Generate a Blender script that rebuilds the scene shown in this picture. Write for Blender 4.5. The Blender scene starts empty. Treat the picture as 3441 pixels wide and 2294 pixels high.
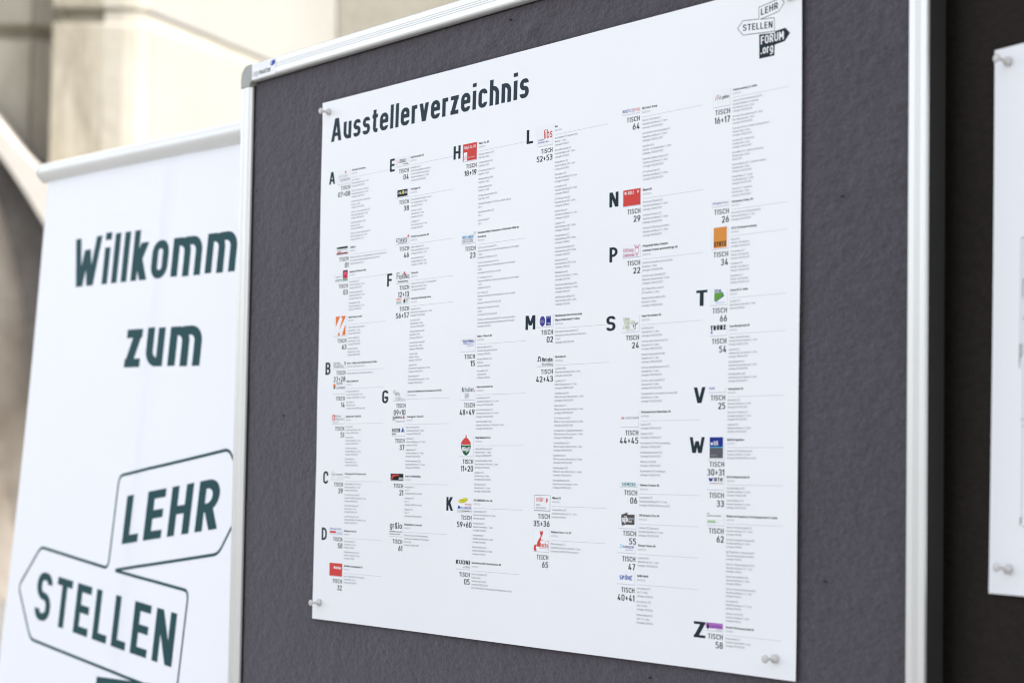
import bpy, bmesh, math, random
import numpy as np
from mathutils import Vector, Matrix, noise

# ------------------------------------------------------------------ scene, camera, light
S = bpy.context.scene
COL = S.collection
S.render.engine = 'CYCLES'
S.cycles.filter_width = 1.05
S.cycles.use_denoising = True
S.cycles.denoiser = 'OPENIMAGEDENOISE'
S.cycles.denoising_input_passes = 'RGB_ALBEDO_NORMAL'
S.cycles.denoising_prefilter = 'ACCURATE'
S.cycles.use_adaptive_sampling = False
S.cycles.sample_clamp_indirect = 3.0
S.view_settings.view_transform = 'Standard'
S.view_settings.look = 'None'
S.view_settings.gamma = 1.0
S.view_settings.use_curve_mapping = False
S.view_settings.exposure = 1.70

CAM = Vector((3.22816, -1.77141, 1.22105))
YAW, PITCH, ROLL = -0.983373, 0.058096, 0.016161
cd = bpy.data.cameras.new('camera')
cam = bpy.data.objects.new('camera', cd)
COL.objects.link(cam)
S.camera = cam
cd.sensor_fit = 'HORIZONTAL'
cd.sensor_width = 36.0
cd.lens = 79.062
cd.clip_start = 0.05
cd.clip_end = 2000
cd.dof.use_dof = True
cd.dof.focus_distance = 3.2
cd.dof.aperture_fstop = 4.8
fw = Vector((math.sin(YAW) * math.cos(PITCH), math.cos(YAW) * math.cos(PITCH), math.sin(PITCH)))
rt = Vector((math.cos(YAW), -math.sin(YAW), 0))
up = rt.cross(fw)
r2 = rt * math.cos(ROLL) + up * math.sin(ROLL)
u2 = r2.cross(fw)
cam.matrix_world = Matrix(((r2.x, u2.x, -fw.x, CAM.x), (r2.y, u2.y, -fw.y, CAM.y), (r2.z, u2.z, -fw.z, CAM.z), (0, 0, 0, 1)))

SUN_AZ = math.atan2(0.748, 0.583)       # clockwise from +Y
SUN_EL = math.radians(40)
world = bpy.data.worlds.new('World')
S.world = world
world.use_nodes = True
wn = world.node_tree.nodes
bg = wn['Background']
sky = wn.new('ShaderNodeTexSky')
sky.sky_type = 'NISHITA'
sky.sun_disc = False
sky.sun_elevation = SUN_EL
sky.sun_rotation = SUN_AZ
sky.air_density = 1.0
sky.dust_density = 3.0
sky.ozone_density = 0.6
hs = wn.new('ShaderNodeHueSaturation')       # hazy, whitish sky
hs.inputs['Saturation'].default_value = 0.30
world.node_tree.links.new(sky.outputs['Color'], hs.inputs['Color'])
world.node_tree.links.new(hs.outputs['Color'], bg.inputs['Color'])
bg.inputs['Strength'].default_value = 0.15
sl = bpy.data.lights.new('sun', 'SUN')
sl.energy = 2.0
sl.angle = math.radians(0.6)
sl.color = (1.0, 0.955, 0.89)
sun = bpy.data.objects.new('sun', sl)
COL.objects.link(sun)
sd = Vector((math.sin(SUN_AZ) * math.cos(SUN_EL), math.cos(SUN_AZ) * math.cos(SUN_EL), math.sin(SUN_EL)))
sun.rotation_euler = sd.to_track_quat('Z', 'Y').to_euler()
sun.location = sd * 30

# ------------------------------------------------------------------ materials
MATS = {}
def srgb(c):
    return tuple((x / 255 / 12.92) if x / 255 <= .04045 else ((x / 255 + .055) / 1.055) ** 2.4 for x in c)

def mat(name, base, rough=.5, spec=.5, metal=0.0, noise_amt=0.0, noise_scale=8.0, bump=0.0, bump_scale=200.0,
        sheen=0.0, col2=None, stretch=None, transl=0.0):
    if name in MATS: return MATS[name]
    m = bpy.data.materials.new(name)
    m.use_nodes = True
    nt = m.node_tree
    b = nt.nodes['Principled BSDF']
    b.inputs['Base Color'].default_value = (*base, 1)
    b.inputs['Roughness'].default_value = rough
    b.inputs['Specular IOR Level'].default_value = spec
    b.inputs['Metallic'].default_value = metal
    if sheen:
        b.inputs['Sheen Weight'].default_value = sheen
        b.inputs['Sheen Roughness'].default_value = .35
        b.inputs['Sheen Tint'].default_value = (.75, .73, .8, 1)
    if noise_amt or bump or col2:
        tc = nt.nodes.new('ShaderNodeTexCoord')
        mp = nt.nodes.new('ShaderNodeMapping')
        if stretch: mp.inputs['Scale'].default_value = stretch
        nt.links.new(tc.outputs['Object'], mp.inputs['Vector'])
    if noise_amt or col2:
        n = nt.nodes.new('ShaderNodeTexNoise')
        n.inputs['Scale'].default_value = noise_scale
        n.inputs['Detail'].default_value = 6
        n.inputs['Roughness'].default_value = .6
        nt.links.new(mp.outputs[0], n.inputs['Vector'])
        r = nt.nodes.new('ShaderNodeValToRGB')
        c2 = col2 if col2 else tuple(x * (1 - noise_amt) for x in base)
        c1 = base if col2 else tuple(min(1, x * (1 + noise_amt)) for x in base)
        r.color_ramp.elements[0].position = .33
        r.color_ramp.elements[1].position = .67
        r.color_ramp.elements[0].color = (*c2, 1)
        r.color_ramp.elements[1].color = (*c1, 1)
        nt.links.new(n.outputs['Fac'], r.inputs['Fac'])
        nt.links.new(r.outputs['Color'], b.inputs['Base Color'])
    if bump:
        n2 = nt.nodes.new('ShaderNodeTexNoise')
        n2.inputs['Scale'].default_value = bump_scale
        n2.inputs['Detail'].default_value = 4
        nt.links.new(mp.outputs[0], n2.inputs['Vector'])
        bp = nt.nodes.new('ShaderNodeBump')
        bp.inputs['Strength'].default_value = 1.0
        bp.inputs['Distance'].default_value = bump
        nt.links.new(n2.outputs['Fac'], bp.inputs['Height'])
        nt.links.new(bp.outputs[0], b.inputs['Normal'])
    if transl:
        tr = nt.nodes.new('ShaderNodeBsdfTranslucent')
        tr.inputs['Color'].default_value = (*base, 1)
        mx = nt.nodes.new('ShaderNodeMixShader')
        mx.inputs[0].default_value = transl
        nt.links.new(b.outputs[0], mx.inputs[1])
        nt.links.new(tr.outputs[0], mx.inputs[2])
        nt.links.new(mx.outputs[0], nt.nodes['Material Output'].inputs['Surface'])
    MATS[name] = m
    return m

def felt_material(name, base, sheen, lump=0.0016, tint=(.75, .73, .8)):
    m = bpy.data.materials.new(name); m.use_nodes = True
    nt = m.node_tree; b = nt.nodes['Principled BSDF']; L = nt.links.new
    b.inputs['Roughness'].default_value = .95
    b.inputs['Specular IOR Level'].default_value = .1
    b.inputs['Sheen Weight'].default_value = sheen
    b.inputs['Sheen Roughness'].default_value = .5
    b.inputs['Sheen Tint'].default_value = (*tint, 1)
    tc = nt.nodes.new('ShaderNodeTexCoord')
    def nz(scale, st, det=4, rough=.6):
        mp = nt.nodes.new('ShaderNodeMapping'); mp.inputs['Scale'].default_value = st
        mp.inputs['Rotation'].default_value = (0, math.radians(14), 0)
        L(tc.outputs['Object'], mp.inputs['Vector'])
        n = nt.nodes.new('ShaderNodeTexNoise'); n.inputs['Scale'].default_value = scale
        n.inputs['Detail'].default_value = det; n.inputs['Roughness'].default_value = rough
        L(mp.outputs[0], n.inputs['Vector']); return n
    n1 = nz(95, (1, 1, 1.7), 5, .7)
    n2 = nz(260, (1, 1, 1.8), 3)
    n3 = nz(38, (1, 1, 1.6), 3)
    r = nt.nodes.new('ShaderNodeValToRGB')
    r.color_ramp.elements[0].position = .38; r.color_ramp.elements[1].position = .62
    r.color_ramp.elements[0].color = (*[x * .80 for x in base], 1)
    r.color_ramp.elements[1].color = (*[x * 1.22 for x in base], 1)
    ad = nt.nodes.new('ShaderNodeMath'); ad.operation = 'ADD'
    m1 = nt.nodes.new('ShaderNodeMath'); m1.operation = 'MULTIPLY'; m1.inputs[1].default_value = .5
    m2 = nt.nodes.new('ShaderNodeMath'); m2.operation = 'MULTIPLY'; m2.inputs[1].default_value = .5
    L(n1.outputs['Fac'], m1.inputs[0]); L(n2.outputs['Fac'], m2.inputs[0])
    L(m1.outputs[0], ad.inputs[0]); L(m2.outputs[0], ad.inputs[1])
    L(r.outputs['Color'], b.inputs['Base Color'])
    n4 = nz(7, (1, 1, .7), 4, .6)
    mx = nt.nodes.new('ShaderNodeMath'); mx.operation = 'MULTIPLY_ADD'; mx.inputs[1].default_value = .22; mx.inputs[2].default_value = -.11
    L(n4.outputs['Fac'], mx.inputs[0])
    a2 = nt.nodes.new('ShaderNodeMath'); a2.operation = 'ADD'
    L(ad.outputs[0], a2.inputs[0]); L(mx.outputs[0], a2.inputs[1]); L(a2.outputs[0], r.inputs['Fac'])
    b1 = nt.nodes.new('ShaderNodeBump'); b1.inputs['Distance'].default_value = lump; b1.inputs['Strength'].default_value = .7
    b2 = nt.nodes.new('ShaderNodeBump'); b2.inputs['Distance'].default_value = .0006; b2.inputs['Strength'].default_value = .7
    b3 = nt.nodes.new('ShaderNodeBump'); b3.inputs['Distance'].default_value = .005; b3.inputs['Strength'].default_value = .8
    L(n3.outputs['Fac'], b3.inputs['Height']); L(b3.outputs[0], b1.inputs['Normal'])
    L(n1.outputs['Fac'], b1.inputs['Height']); L(n2.outputs['Fac'], b2.inputs['Height'])
    L(b1.outputs[0], b2.inputs['Normal']); L(b2.outputs[0], b.inputs['Normal'])
    return m

M_FELT = felt_material('grey_felt', (.066, .059, .0695), .32, lump=.004)
M_FELT_DARK = felt_material('dark_brown_felt', (.021, .0175, .0150), .01)
M_ALU = mat('satin_aluminium', (.66, .66, .65), rough=.36, spec=.5, metal=.62, noise_amt=.02, noise_scale=3, bump=.00002, bump_scale=900, stretch=(.05, 1, 1))
M_CAP = mat('grey_plastic_cap', (.30, .31, .29), rough=.45, noise_amt=.05, noise_scale=60, bump=.00005, bump_scale=1500)
M_BLACKMETAL = mat('black_metal_frame', (.017, .0172, .0165), rough=.4, spec=.4, noise_amt=.1, noise_scale=20)
M_PAPER = mat('poster_paper', (.81, .82, .845), rough=.36, spec=.4, noise_amt=.006, noise_scale=4, bump=.0001, bump_scale=12)
M_PAPER2 = mat('plan_paper', (.80, .81, .835), rough=.5, spec=.3, noise_amt=.006, noise_scale=4, bump=.0001, bump_scale=12)
M_BANNER = mat('banner_fabric', (.90, .91, .95), rough=.55, spec=.2, noise_amt=.004, noise_scale=3, bump=.0002, bump_scale=5, transl=.15)
M_EDGE_SHADE = mat('shaded_frame_edge', (.030, .030, .028), rough=.35, spec=.4, noise_amt=.05, noise_scale=20)  # aluminium sides coloured dark for their shade and dark reflection
M_RAIL = mat('banner_rail_metal', (.74, .74, .73), rough=.35, metal=.2, noise_amt=.02, noise_scale=5)
M_PIN = mat('white_pin_plastic', (.53, .515, .505), rough=.25, spec=.5, noise_amt=.01, noise_scale=90)
M_STEEL = mat('pin_steel', (.5, .5, .5), rough=.3, metal=1.0, noise_amt=.02, noise_scale=90)
M_DARKGAP = mat('shadow_gap', (.012, .012, .012), rough=.8, noise_amt=.1, noise_scale=50)  # near-black that paints the shaded gap inside the frame

INK = {
 'navy': (38, 56, 68), 'head': (48, 68, 82), 'tisch': (64, 62, 66), 'num': (40, 56, 68), 'black': (24, 24, 26), 'body': (134, 134, 144), 'sub': (160, 162, 170),
 'rule': (200, 202, 212), 'line': (228, 230, 238), 'shadow': (208, 210, 220), 'white': (250, 250, 252), 'boxw': (246, 247, 250),
 'red': (214, 72, 66), 'orange': (236, 125, 60), 'stutz': (222, 146, 66), 'green': (40, 120, 72), 'dgreen': (40, 100, 66), 'lime': (150, 160, 60),
 'blue': (44, 84, 176), 'navyblue': (24, 48, 140), 'sky': (40, 140, 200), 'teal': (24, 86, 108), 'siemens': (30, 140, 140), 'magenta': (190, 50, 120),
 'grey': (112, 112, 120), 'lgrey': (178, 180, 188), 'dark': (44, 44, 46), 'brown': (104, 98, 96), 'pink': (240, 84, 116), 'mint': (90, 190, 160),
 'yellow': (214, 224, 60), 'purple': (180, 110, 190), 'darkred': (150, 60, 72), 'vgreen': (96, 160, 60), 'indigo': (74, 60, 150), 'cyan': (90, 190, 225),
 'pale': (170, 210, 160), 'bteal': (42, 92, 98),
}
def ink(n):
    k = 'ink_' + n
    if k in MATS: return MATS[k]
    c = srgb(INK[n])
    return mat(k, tuple((x * .62 if max(INK[n]) < 122 else x * .9) for x in c), rough=.6, spec=.12, noise_amt=.01, noise_scale=30)

# ------------------------------------------------------------------ object helpers
def tag(o, label=None, cat=None, group=None, kind=None):
    if label: o['label'] = label
    if cat: o['category'] = cat
    if group: o['group'] = group
    if kind: o['kind'] = kind
    return o

def empty(name, mw=None, parent=None):
    o = bpy.data.objects.new(name, None)
    COL.objects.link(o)
    o.empty_display_size = .1
    if mw is not None: o.matrix_world = mw
    if parent: o.parent = parent
    return o

class MB:
    """collects flat print or solids, then becomes one mesh object"""
    def __init__(self, surf=None):
        self.v = []; self.f = []; self.m = []; self.n = 0; self.mats = []; self.surf = surf; self.flat_from = None
    def mi(self, m):
        if m not in self.mats: self.mats.append(m)
        return self.mats.index(m)
    def add(self, verts, faces, m):
        verts = np.asarray(verts, float)
        i = self.mi(m)
        self.v.append(verts)
        n = self.n
        self.f += [tuple(a + n for a in f) for f in faces]
        self.m += [i] * len(faces)
        self.n += len(verts)
    def build(self, name, parent=None, smooth=False):
        me = bpy.data.meshes.new(name)
        V = np.concatenate(self.v) if self.v else np.zeros((0, 3))
        if self.surf: V = self.surf(V)
        me.from_pydata(V.tolist(), [], self.f)
        for m in self.mats: me.materials.append(m)
        me.polygons.foreach_set('material_index', self.m)
        if smooth: me.polygons.foreach_set('use_smooth', [True] * len(self.f))
        if self.flat_from is not None:
            me.polygons.foreach_set('use_smooth', [i < self.flat_from for i in range(len(self.f))])
        me.update()
        o = bpy.data.objects.new(name, me)
        COL.objects.link(o)
        if parent: o.parent = parent
        return o

def box(mb, lo, hi, m):
    x0, y0, z0 = lo; x1, y1, z1 = hi
    v = [(x0,y0,z0),(x1,y0,z0),(x1,y1,z0),(x0,y1,z0),(x0,y0,z1),(x1,y0,z1),(x1,y1,z1),(x0,y1,z1)]
    mb.add(v, [(0,3,2,1),(4,5,6,7),(0,1,5,4),(1,2,6,5),(2,3,7,6),(3,0,4,7)], m)

def tube(mb, a, b, r, m, n=16, r1=None):
    a = Vector(a); b = Vector(b); d = (b - a).normalized()
    s = d.orthogonal().normalized(); t = d.cross(s)
    r1 = r if r1 is None else r1
    v = []
    for c, rr in ((a, r), (b, r1)):
        for i in range(n):
            q = 2 * math.pi * i / n
            v.append(c + s * math.cos(q) * rr + t * math.sin(q) * rr)
    f = [(i, (i + 1) % n, n + (i + 1) % n, n + i) for i in range(n)]
    f += [tuple(range(n - 1, -1, -1)), tuple(range(n, 2 * n))]
    mb.add([tuple(x) for x in v], f, m)

def lathe(mb, prof, m, n=28, axis='y', origin=(0, 0, 0)):
    v = []; f = []
    for (a, r) in prof:
        for i in range(n):
            q = 2 * math.pi * i / n
            v.append((origin[0] + r * math.cos(q), origin[1] + a, origin[2] + r * math.sin(q)))
    for k in range(len(prof) - 1):
        for i in range(n):
            j = (i + 1) % n
            f.append((k * n + i, k * n + j, (k + 1) * n + j, (k + 1) * n + i))
    f.append(tuple(range(n))); f.append(tuple((len(prof) - 1) * n + i for i in range(n - 1, -1, -1)))
    mb.add(v, f, m)

# ------------------------------------------------------------------ lettering: a round-cornered grotesque drawn stroke by stroke
X = 7.4
GL = {}
def g(ch, w, *paths): GL[ch] = (w, paths)
# path kinds: ('L', x0,y0,x1,y1) straight with level ends; ('P', r, closed, pts) rounded run
def Lp(*a): return ('L',) + a
def Pp(r, *pts, c=False): return ('P', r, c, pts)
g('A', 6.6, Lp(0, 0, 2.9, 10), Lp(6.6, 0, 3.7, 10), Pp(0, (1.5, 3), (5.1, 3)))
g('B', 5.8, Lp(0, 0, 0, 10), Pp(2.3, (0, 10), (5.4, 10), (5.4, 5.2), (0, 5.2)), Pp(2.5, (0, 5.2), (5.8, 5.2), (5.8, 0), (0, 0)))
g('C', 5.8, Pp(2.8, (5.8, 7.4), (5.8, 10), (0, 10), (0, 0), (5.8, 0), (5.8, 2.6)))
g('D', 5.9, Lp(0, 0, 0, 10), Pp(2.9, (0, 10), (5.9, 10), (5.9, 0), (0, 0)))
g('E', 5.0, Lp(0, 0, 0, 10), Pp(0, (.3, 10), (4.9, 10)), Pp(0, (.3, 5.1), (4.5, 5.1)), Pp(0, (.3, 0), (4.9, 0)))
g('F', 4.9, Lp(0, 0, 0, 10), Pp(0, (.3, 10), (4.9, 10)), Pp(0, (.3, 4.9), (4.4, 4.9)))
g('G', 5.9, Pp(2.8, (5.9, 7.6), (5.9, 10), (0, 10), (0, 0), (5.9, 0), (5.9, 4.2)), Pp(0, (3.5, 4.4), (5.6, 4.4)))
g('H', 5.9, Lp(0, 0, 0, 10), Lp(5.9, 0, 5.9, 10), Pp(0, (.3, 5.1), (5.6, 5.1)))
g('I', 0, Lp(0, 0, 0, 10))
g('J', 4.0, Pp(2.2, (1, 10), (4, 10), (4, 0), (0, 0), (0, 1.8)))
g('K', 5.8, Lp(0, 0, 0, 10), Lp(5.4, 10, .6, 3.9), Lp(2.2, 5.9, 5.8, 0))
g('L', 4.7, Lp(0, 0, 0, 10), Pp(0, (.3, 0), (4.7, 0)))
g('M', 7.2, Lp(0, 0, 0, 10), Lp(7.2, 0, 7.2, 10), Lp(.3, 10, 3.5, 3), Lp(6.9, 10, 3.7, 3))
g('N', 6.0, Lp(0, 0, 0, 10), Lp(6, 0, 6, 10), Lp(.2, 10, 5.8, 0))
g('O', 5.9, Pp(2.9, (0, 0), (0, 10), (5.9, 10), (5.9, 0), c=True))
g('P', 5.6, Lp(0, 0, 0, 10), Pp(2.6, (0, 10), (5.6, 10), (5.6, 4.3), (0, 4.3)))
g('R', 5.8, Lp(0, 0, 0, 10), Pp(2.6, (0, 10), (5.6, 10), (5.6, 4.5), (0, 4.5)), Lp(3, 4.6, 5.8, 0))
g('S', 5.6, Pp(2.4, (5.5, 7.7), (5.5, 10), (0, 10), (0, 5.1), (5.6, 5.1), (5.6, 0), (0, 0), (0, 2.3)))
g('T', 5.6, Pp(0, (0.2, 10), (5.4, 10)), Lp(2.8, 0, 2.8, 9.5))
g('U', 5.9, Pp(2.9, (0, 10), (0, 0), (5.9, 0), (5.9, 10)))
g('V', 6.4, Lp(0, 10, 2.9, 0), Lp(6.4, 10, 3.5, 0))
g('W', 9.2, Lp(0, 10, 2.1, 0), Lp(4.5, 7.5, 2.5, 0), Lp(4.7, 7.5, 6.7, 0), Lp(9.2, 10, 7.1, 0))
g('X', 6, Lp(0, 10, 6, 0), Lp(6, 10, 0, 0))
g('Z', 5.6, Pp(0, (0.2, 10), (5.4, 10)), Lp(5.4, 9.6, .2, .4), Pp(0, (0.2, 0), (5.4, 0)))
g('a', 4.9, Pp(2.0, (.2, 5.7), (.2, X), (4.9, X), (4.9, 0)), Pp(1.9, (4.9, 4.3), (0, 4.3), (0, 0), (4.9, 0)))
g('b', 5.1, Lp(0, 0, 0, 10), Pp(2.4, (0, X), (5.1, X), (5.1, 0), (0, 0)))
g('c', 4.8, Pp(2.4, (4.8, 5.3), (4.8, X), (0, X), (0, 0), (4.8, 0), (4.8, 2)))
g('d', 5.1, Lp(5.1, 0, 5.1, 10), Pp(2.4, (5.1, X), (0, X), (0, 0), (5.1, 0)))
g('e', 5.1, Pp(0, (.3, 3.9), (4.8, 3.9)), Pp(2.5, (5.1, 3.3), (5.1, X), (0, X), (0, 0), (5.1, 0), (5.1, 1.9)))
g('f', 3.5, Pp(1.7, (3.5, 10), (1.1, 10), (1.1, 0)), Pp(0, (0.2, X - .5), (3.2, X - .5)))
g('g', 5.1, Pp(2.4, (5.1, 0), (0, 0), (0, X), (5.1, X)), Pp(2.2, (5.1, X), (5.1, -2.8), (.2, -2.8)))
g('h', 5.0, Lp(0, 0, 0, 10), Pp(2.3, (0, X), (5, X), (5, 0)))
g('i', 0, Lp(0, 0, 0, X), Lp(0, 8.9, 0, 10.4))
g('j', 1.2, Pp(1.2, (1.2, X), (1.2, -2.8), (0, -2.8)), Lp(1.2, 8.9, 1.2, 10.4))
g('k', 4.8, Lp(0, 0, 0, 10), Lp(4.4, X, .6, 2.8), Lp(1.7, 4.4, 4.8, 0))
g('l', 0, Lp(0, 0, 0, 10))
g('m', 8.4, Lp(0, 0, 0, X), Pp(2.1, (0, X), (4.2, X), (4.2, 0)), Pp(2.1, (4.2, X), (8.4, X), (8.4, 0)))
g('n', 5.0, Lp(0, 0, 0, X), Pp(2.3, (0, X), (5, X), (5, 0)))
g('o', 5.1, Pp(2.5, (0, 0), (0, X), (5.1, X), (5.1, 0), c=True))
g('p', 5.1, Lp(0, -2.8, 0, X), Pp(2.4, (0, X), (5.1, X), (5.1, 0), (0, 0)))
g('q', 5.1, Lp(5.1, -2.8, 5.1, X), Pp(2.4, (5.1, X), (0, X), (0, 0), (5.1, 0)))
g('r', 3.3, Lp(0, 0, 0, X), Pp(2.2, (0, 4.4), (0, X), (3.1, X)))
g('s', 4.6, Pp(1.8, (4.4, 5.7), (4.4, X), (0, X), (0, 3.8), (4.6, 3.8), (4.6, 0), (0, 0), (0, 1.7)))
g('t', 3.5, Pp(1.5, (1.2, 9.6), (1.2, 0), (3.4, 0)), Pp(0, (0.1, X - .5), (3.3, X - .5)))
g('u', 5.0, Lp(5, 0, 5, X), Pp(2.3, (5, 0), (0, 0), (0, X)))
g('v', 5.2, Lp(0, X, 2.4, 0), Lp(5.2, X, 2.8, 0))
g('w', 7.6, Lp(0, X, 1.8, 0), Lp(3.7, 6, 2.1, 0), Lp(3.9, 6, 5.5, 0), Lp(7.6, X, 5.8, 0))
g('x', 5, Lp(0, X, 5, 0), Lp(5, X, 0, 0))
g('y', 5.2, Lp(0, X, 2.6, 0), Lp(5.2, X, 1.5, -2.8))
g('z', 4.6, Pp(0, (0.2, X), (4.4, X)), Lp(4.3, X - .4, .3, .4), Pp(0, (0.2, 0), (4.4, 0)))
g('0', 5.3, Pp(2.6, (0, 0), (0, 10), (5.3, 10), (5.3, 0), c=True))
g('1', 2.6, Lp(2.6, 0, 2.6, 10), Lp(2.4, 9.8, 0, 7.2))
g('2', 5.3, Pp(2.5, (0, 7.3), (0, 10), (5.2, 10), (5.2, 6.1), (4.4, 4.6)), Lp(4.7, 5.4, .3, .5), Pp(0, (.2, 0), (5.2, 0)))
g('3', 5.3, Pp(2.3, (.1, 7.8), (.1, 10), (5.1, 10), (5.1, 5.3), (2, 5.3)), Pp(2.4, (2, 5.3), (5.3, 5.3), (5.3, 0), (0, 0), (0, 2.2)))
g('4', 5.6, Lp(3.2, 10, .4, 2.4), Pp(0, (.2, 2.2), (5.4, 2.2)), Lp(4.1, 0, 4.1, 5))
g('5', 5.3, Pp(0, (.4, 10), (4.8, 10)), Lp(.3, 5.2, .5, 9.6), Pp(2.5, (.4, 6), (5.3, 6), (5.3, 0), (0, 0), (0, 1.9)))
g('6', 5.3, Pp(2.6, (0, 0), (0, 5.9), (5.3, 5.9), (5.3, 0), c=True), Lp(3.4, 10, .2, 3.6))
g('7', 5.2, Pp(0, (.2, 10), (5.0, 10)), Lp(4.9, 9.6, 1.6, 0))
g('8', 5.4, Pp(2.2, (.2, 5.2), (.2, 10), (5.2, 10), (5.2, 5.2), c=True), Pp(2.4, (0, 0), (0, 5.2), (5.4, 5.2), (5.4, 0), c=True))
g('9', 5.3, Pp(2.6, (0, 4.1), (0, 10), (5.3, 10), (5.3, 4.1), c=True), Lp(1.9, 0, 5.1, 6.4))
g('+', 4.8, Pp(0, (.9, 4.5), (3.9, 4.5)), Lp(2.4, 1.6, 2.4, 7.4))
g('-', 3.0, Pp(0, (.7, 4.2), (2.3, 4.2)))
g('/', 3.6, Lp(0, -.8, 3.6, 10.4))
g('.', 0, Lp(0, 0, 0, 1.5))
g(',', 0, Lp(-.4, -1.4, 0, 1.3))
g(':', 0, Lp(0, 0, 0, 1.5), Lp(0, 4.6, 0, 6.1))
g("'", 0, Lp(0, 7.6, 0, 10))
g('(', 1.8, Pp(1.8, (1.8, 11), (0, 11), (0, -1.5), (1.8, -1.5)))
g(')', 1.8, Pp(1.8, (0, 11), (1.8, 11), (1.8, -1.5), (0, -1.5)))
g('&', 6.2, Lp(6.2, 0, 1.3, 7), Pp(1.9, (1.1, 7), (1.1, 10), (4.4, 10), (4.4, 6.4), (2.2, 5.2)), Pp(2.2, (2.4, 5.4), (0, 5), (0, 0), (4.2, 0), (5.6, 3.8)))
for ch, b in (('ä', 'a'), ('ö', 'o'), ('ü', 'u')):
    w, p = GL[b]; GL[ch] = (w, tuple(p) + (Lp(w * .25, 8.8, w * .25, 10.3), Lp(w * .75, 8.8, w * .75, 10.3)))
w, p = GL['U']; GL['Ü'] = (w, tuple(p) + (Lp(w * .28, 11, w * .28, 12.4), Lp(w * .72, 11, w * .72, 12.4)))
g('Y', 6, Lp(0, 10, 2.9, 4.2), Lp(6, 10, 3.1, 4.2), Lp(3, 0, 3, 4.6))
g('Q', 5.9, Pp(2.9, (0, 0), (0, 10), (5.9, 10), (5.9, 0), c=True), Lp(3.4, 2.4, 5.8, -.6))

_cache = {}
def glyph(ch, h, n, sq):
    """verts (x, y, layer) in cap=10 units, faces, advance"""
    key = (ch, h, n, sq)
    if key in _cache: return _cache[key]
    if ch == ' ' or ch not in GL:
        _cache[key] = (np.zeros((0, 3)), [], 3.2); return _cache[key]
    W, paths = GL[ch]
    Wd = W if W > 0 else h
    upc = ch.isupper() or ch.isdigit() or ch in '+&'
    V = []; F = []
    hx = h
    def mx(x): return (hx / 2 + x * (W - hx) / W) if W > 0 else hx / 2 + x
    for k, p in enumerate(paths):
        zl = k * 1.0
        if p[0] == 'L':
            _, x0, y0, x1, y1 = p
            dy = abs(y1 - y0) or 1e-6
            hw = hx / 2 * min(2.2, math.sqrt(1 + ((x1 - x0) / dy) ** 2))
            if ch in '.,:i\'jäöüÜ' and abs(y1 - y0) < 3: hw *= 1.12
            a, b = mx(x0), mx(x1)
            s = len(V)
            V += [(a - hw, y0, zl), (a + hw, y0, zl), (b + hw, y1, zl), (b - hw, y1, zl)]
            F.append((s, s + 1, s + 2, s + 3) if y1 > y0 else (s + 3, s + 2, s + 1, s))
        else:
            _, r, closed, pts = p
            ys = [q[1] for q in pts]
            yhi = 10.0 if (upc or max(ys) > X + .1) else X
            ylo = -2.8 if min(ys) < -.5 else 0.0
            def my(y):
                if abs(y - ylo) < .01: return y + h / 2 * sq
                if abs(y - yhi) < .01: return y - h / 2 * sq
                return y
            P = [np.array((mx(q[0]), my(q[1]))) for q in pts]
            out = []
            N = len(P)
            for i in range(N):
                if not closed and (i == 0 or i == N - 1): out.append(P[i]); continue
                a, b, c = P[i - 1], P[i], P[(i + 1) % N]
                l1 = np.linalg.norm(a - b); l2 = np.linalg.norm(c - b)
                f1 = .5 if (closed or 0 < i - 1) else 1.0
                f2 = .5 if (closed or i + 1 < N - 1) else 1.0
                rr = min(r, l1 * f1 * .98, l2 * f2 * .98)
                if rr < .05 or l1 < 1e-6 or l2 < 1e-6: out.append(b); continue
                s0 = b + (a - b) / l1 * rr; s1 = b + (c - b) / l2 * rr
                for j in range(n + 1):
                    t = j / n
                    # rounder than a plain parabola
                    m_ = b
                    q1 = s0 + (m_ - s0) * .56; q2 = s1 + (m_ - s1) * .56
                    out.append((1 - t) ** 3 * s0 + 3 * (1 - t) ** 2 * t * q1 + 3 * (1 - t) * t * t * q2 + t ** 3 * s1)
            O = [out[0]]
            for q in out[1:]:
                if np.linalg.norm(q - O[-1]) > 1e-4: O.append(q)
            if closed and np.linalg.norm(O[0] - O[-1]) < 1e-4: O.pop()
            if not closed:
                for e0, e1, q in ((0, 1, pts[0]), (-1, -2, pts[-1])):
                    d = O[e0] - O[e1]; d = d / np.linalg.norm(d)
                    if abs(d[0]) > .7 or min(abs(q[1] - t_) for t_ in (0, 10, X, -2.8)) < .05:
                        O[e0] = O[e0] + d * h / 2
            M = len(O)
            s = len(V)
            for i in range(M):
                if closed: a, c = O[i - 1], O[(i + 1) % M]
                else: a, c = O[max(0, i - 1)], O[min(M - 1, i + 1)]
                d0 = O[i] - a; d1 = c - O[i]
                if not closed and i == 0: d0 = d1
                if not closed and i == M - 1: d1 = d0
                d0 = d0 / (np.linalg.norm(d0) + 1e-9); d1 = d1 / (np.linalg.norm(d1) + 1e-9)
                t = d0 + d1; t /= (np.linalg.norm(t) + 1e-9)
                cosh = max(.5, abs(t @ d0))
                nn = np.array((-t[1], t[0])) / cosh
                # level strokes are a little thinner than upright ones
                ax = abs(nn[0]) / (abs(nn[0]) + abs(nn[1]) + 1e-9)
                hh = h / 2 * (sq + (1 - sq) * ax)
                V += [(*(O[i] + nn * hh), zl), (*(O[i] - nn * hh), zl)]
            cnt = M if closed else M - 1
            for i in range(cnt):
                j = (i + 1) % M
                F.append((s + 2 * i, s + 2 * i + 1, s + 2 * j + 1, s + 2 * j))
    _cache[key] = (np.array(V), F, Wd)
    return _cache[key]

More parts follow.
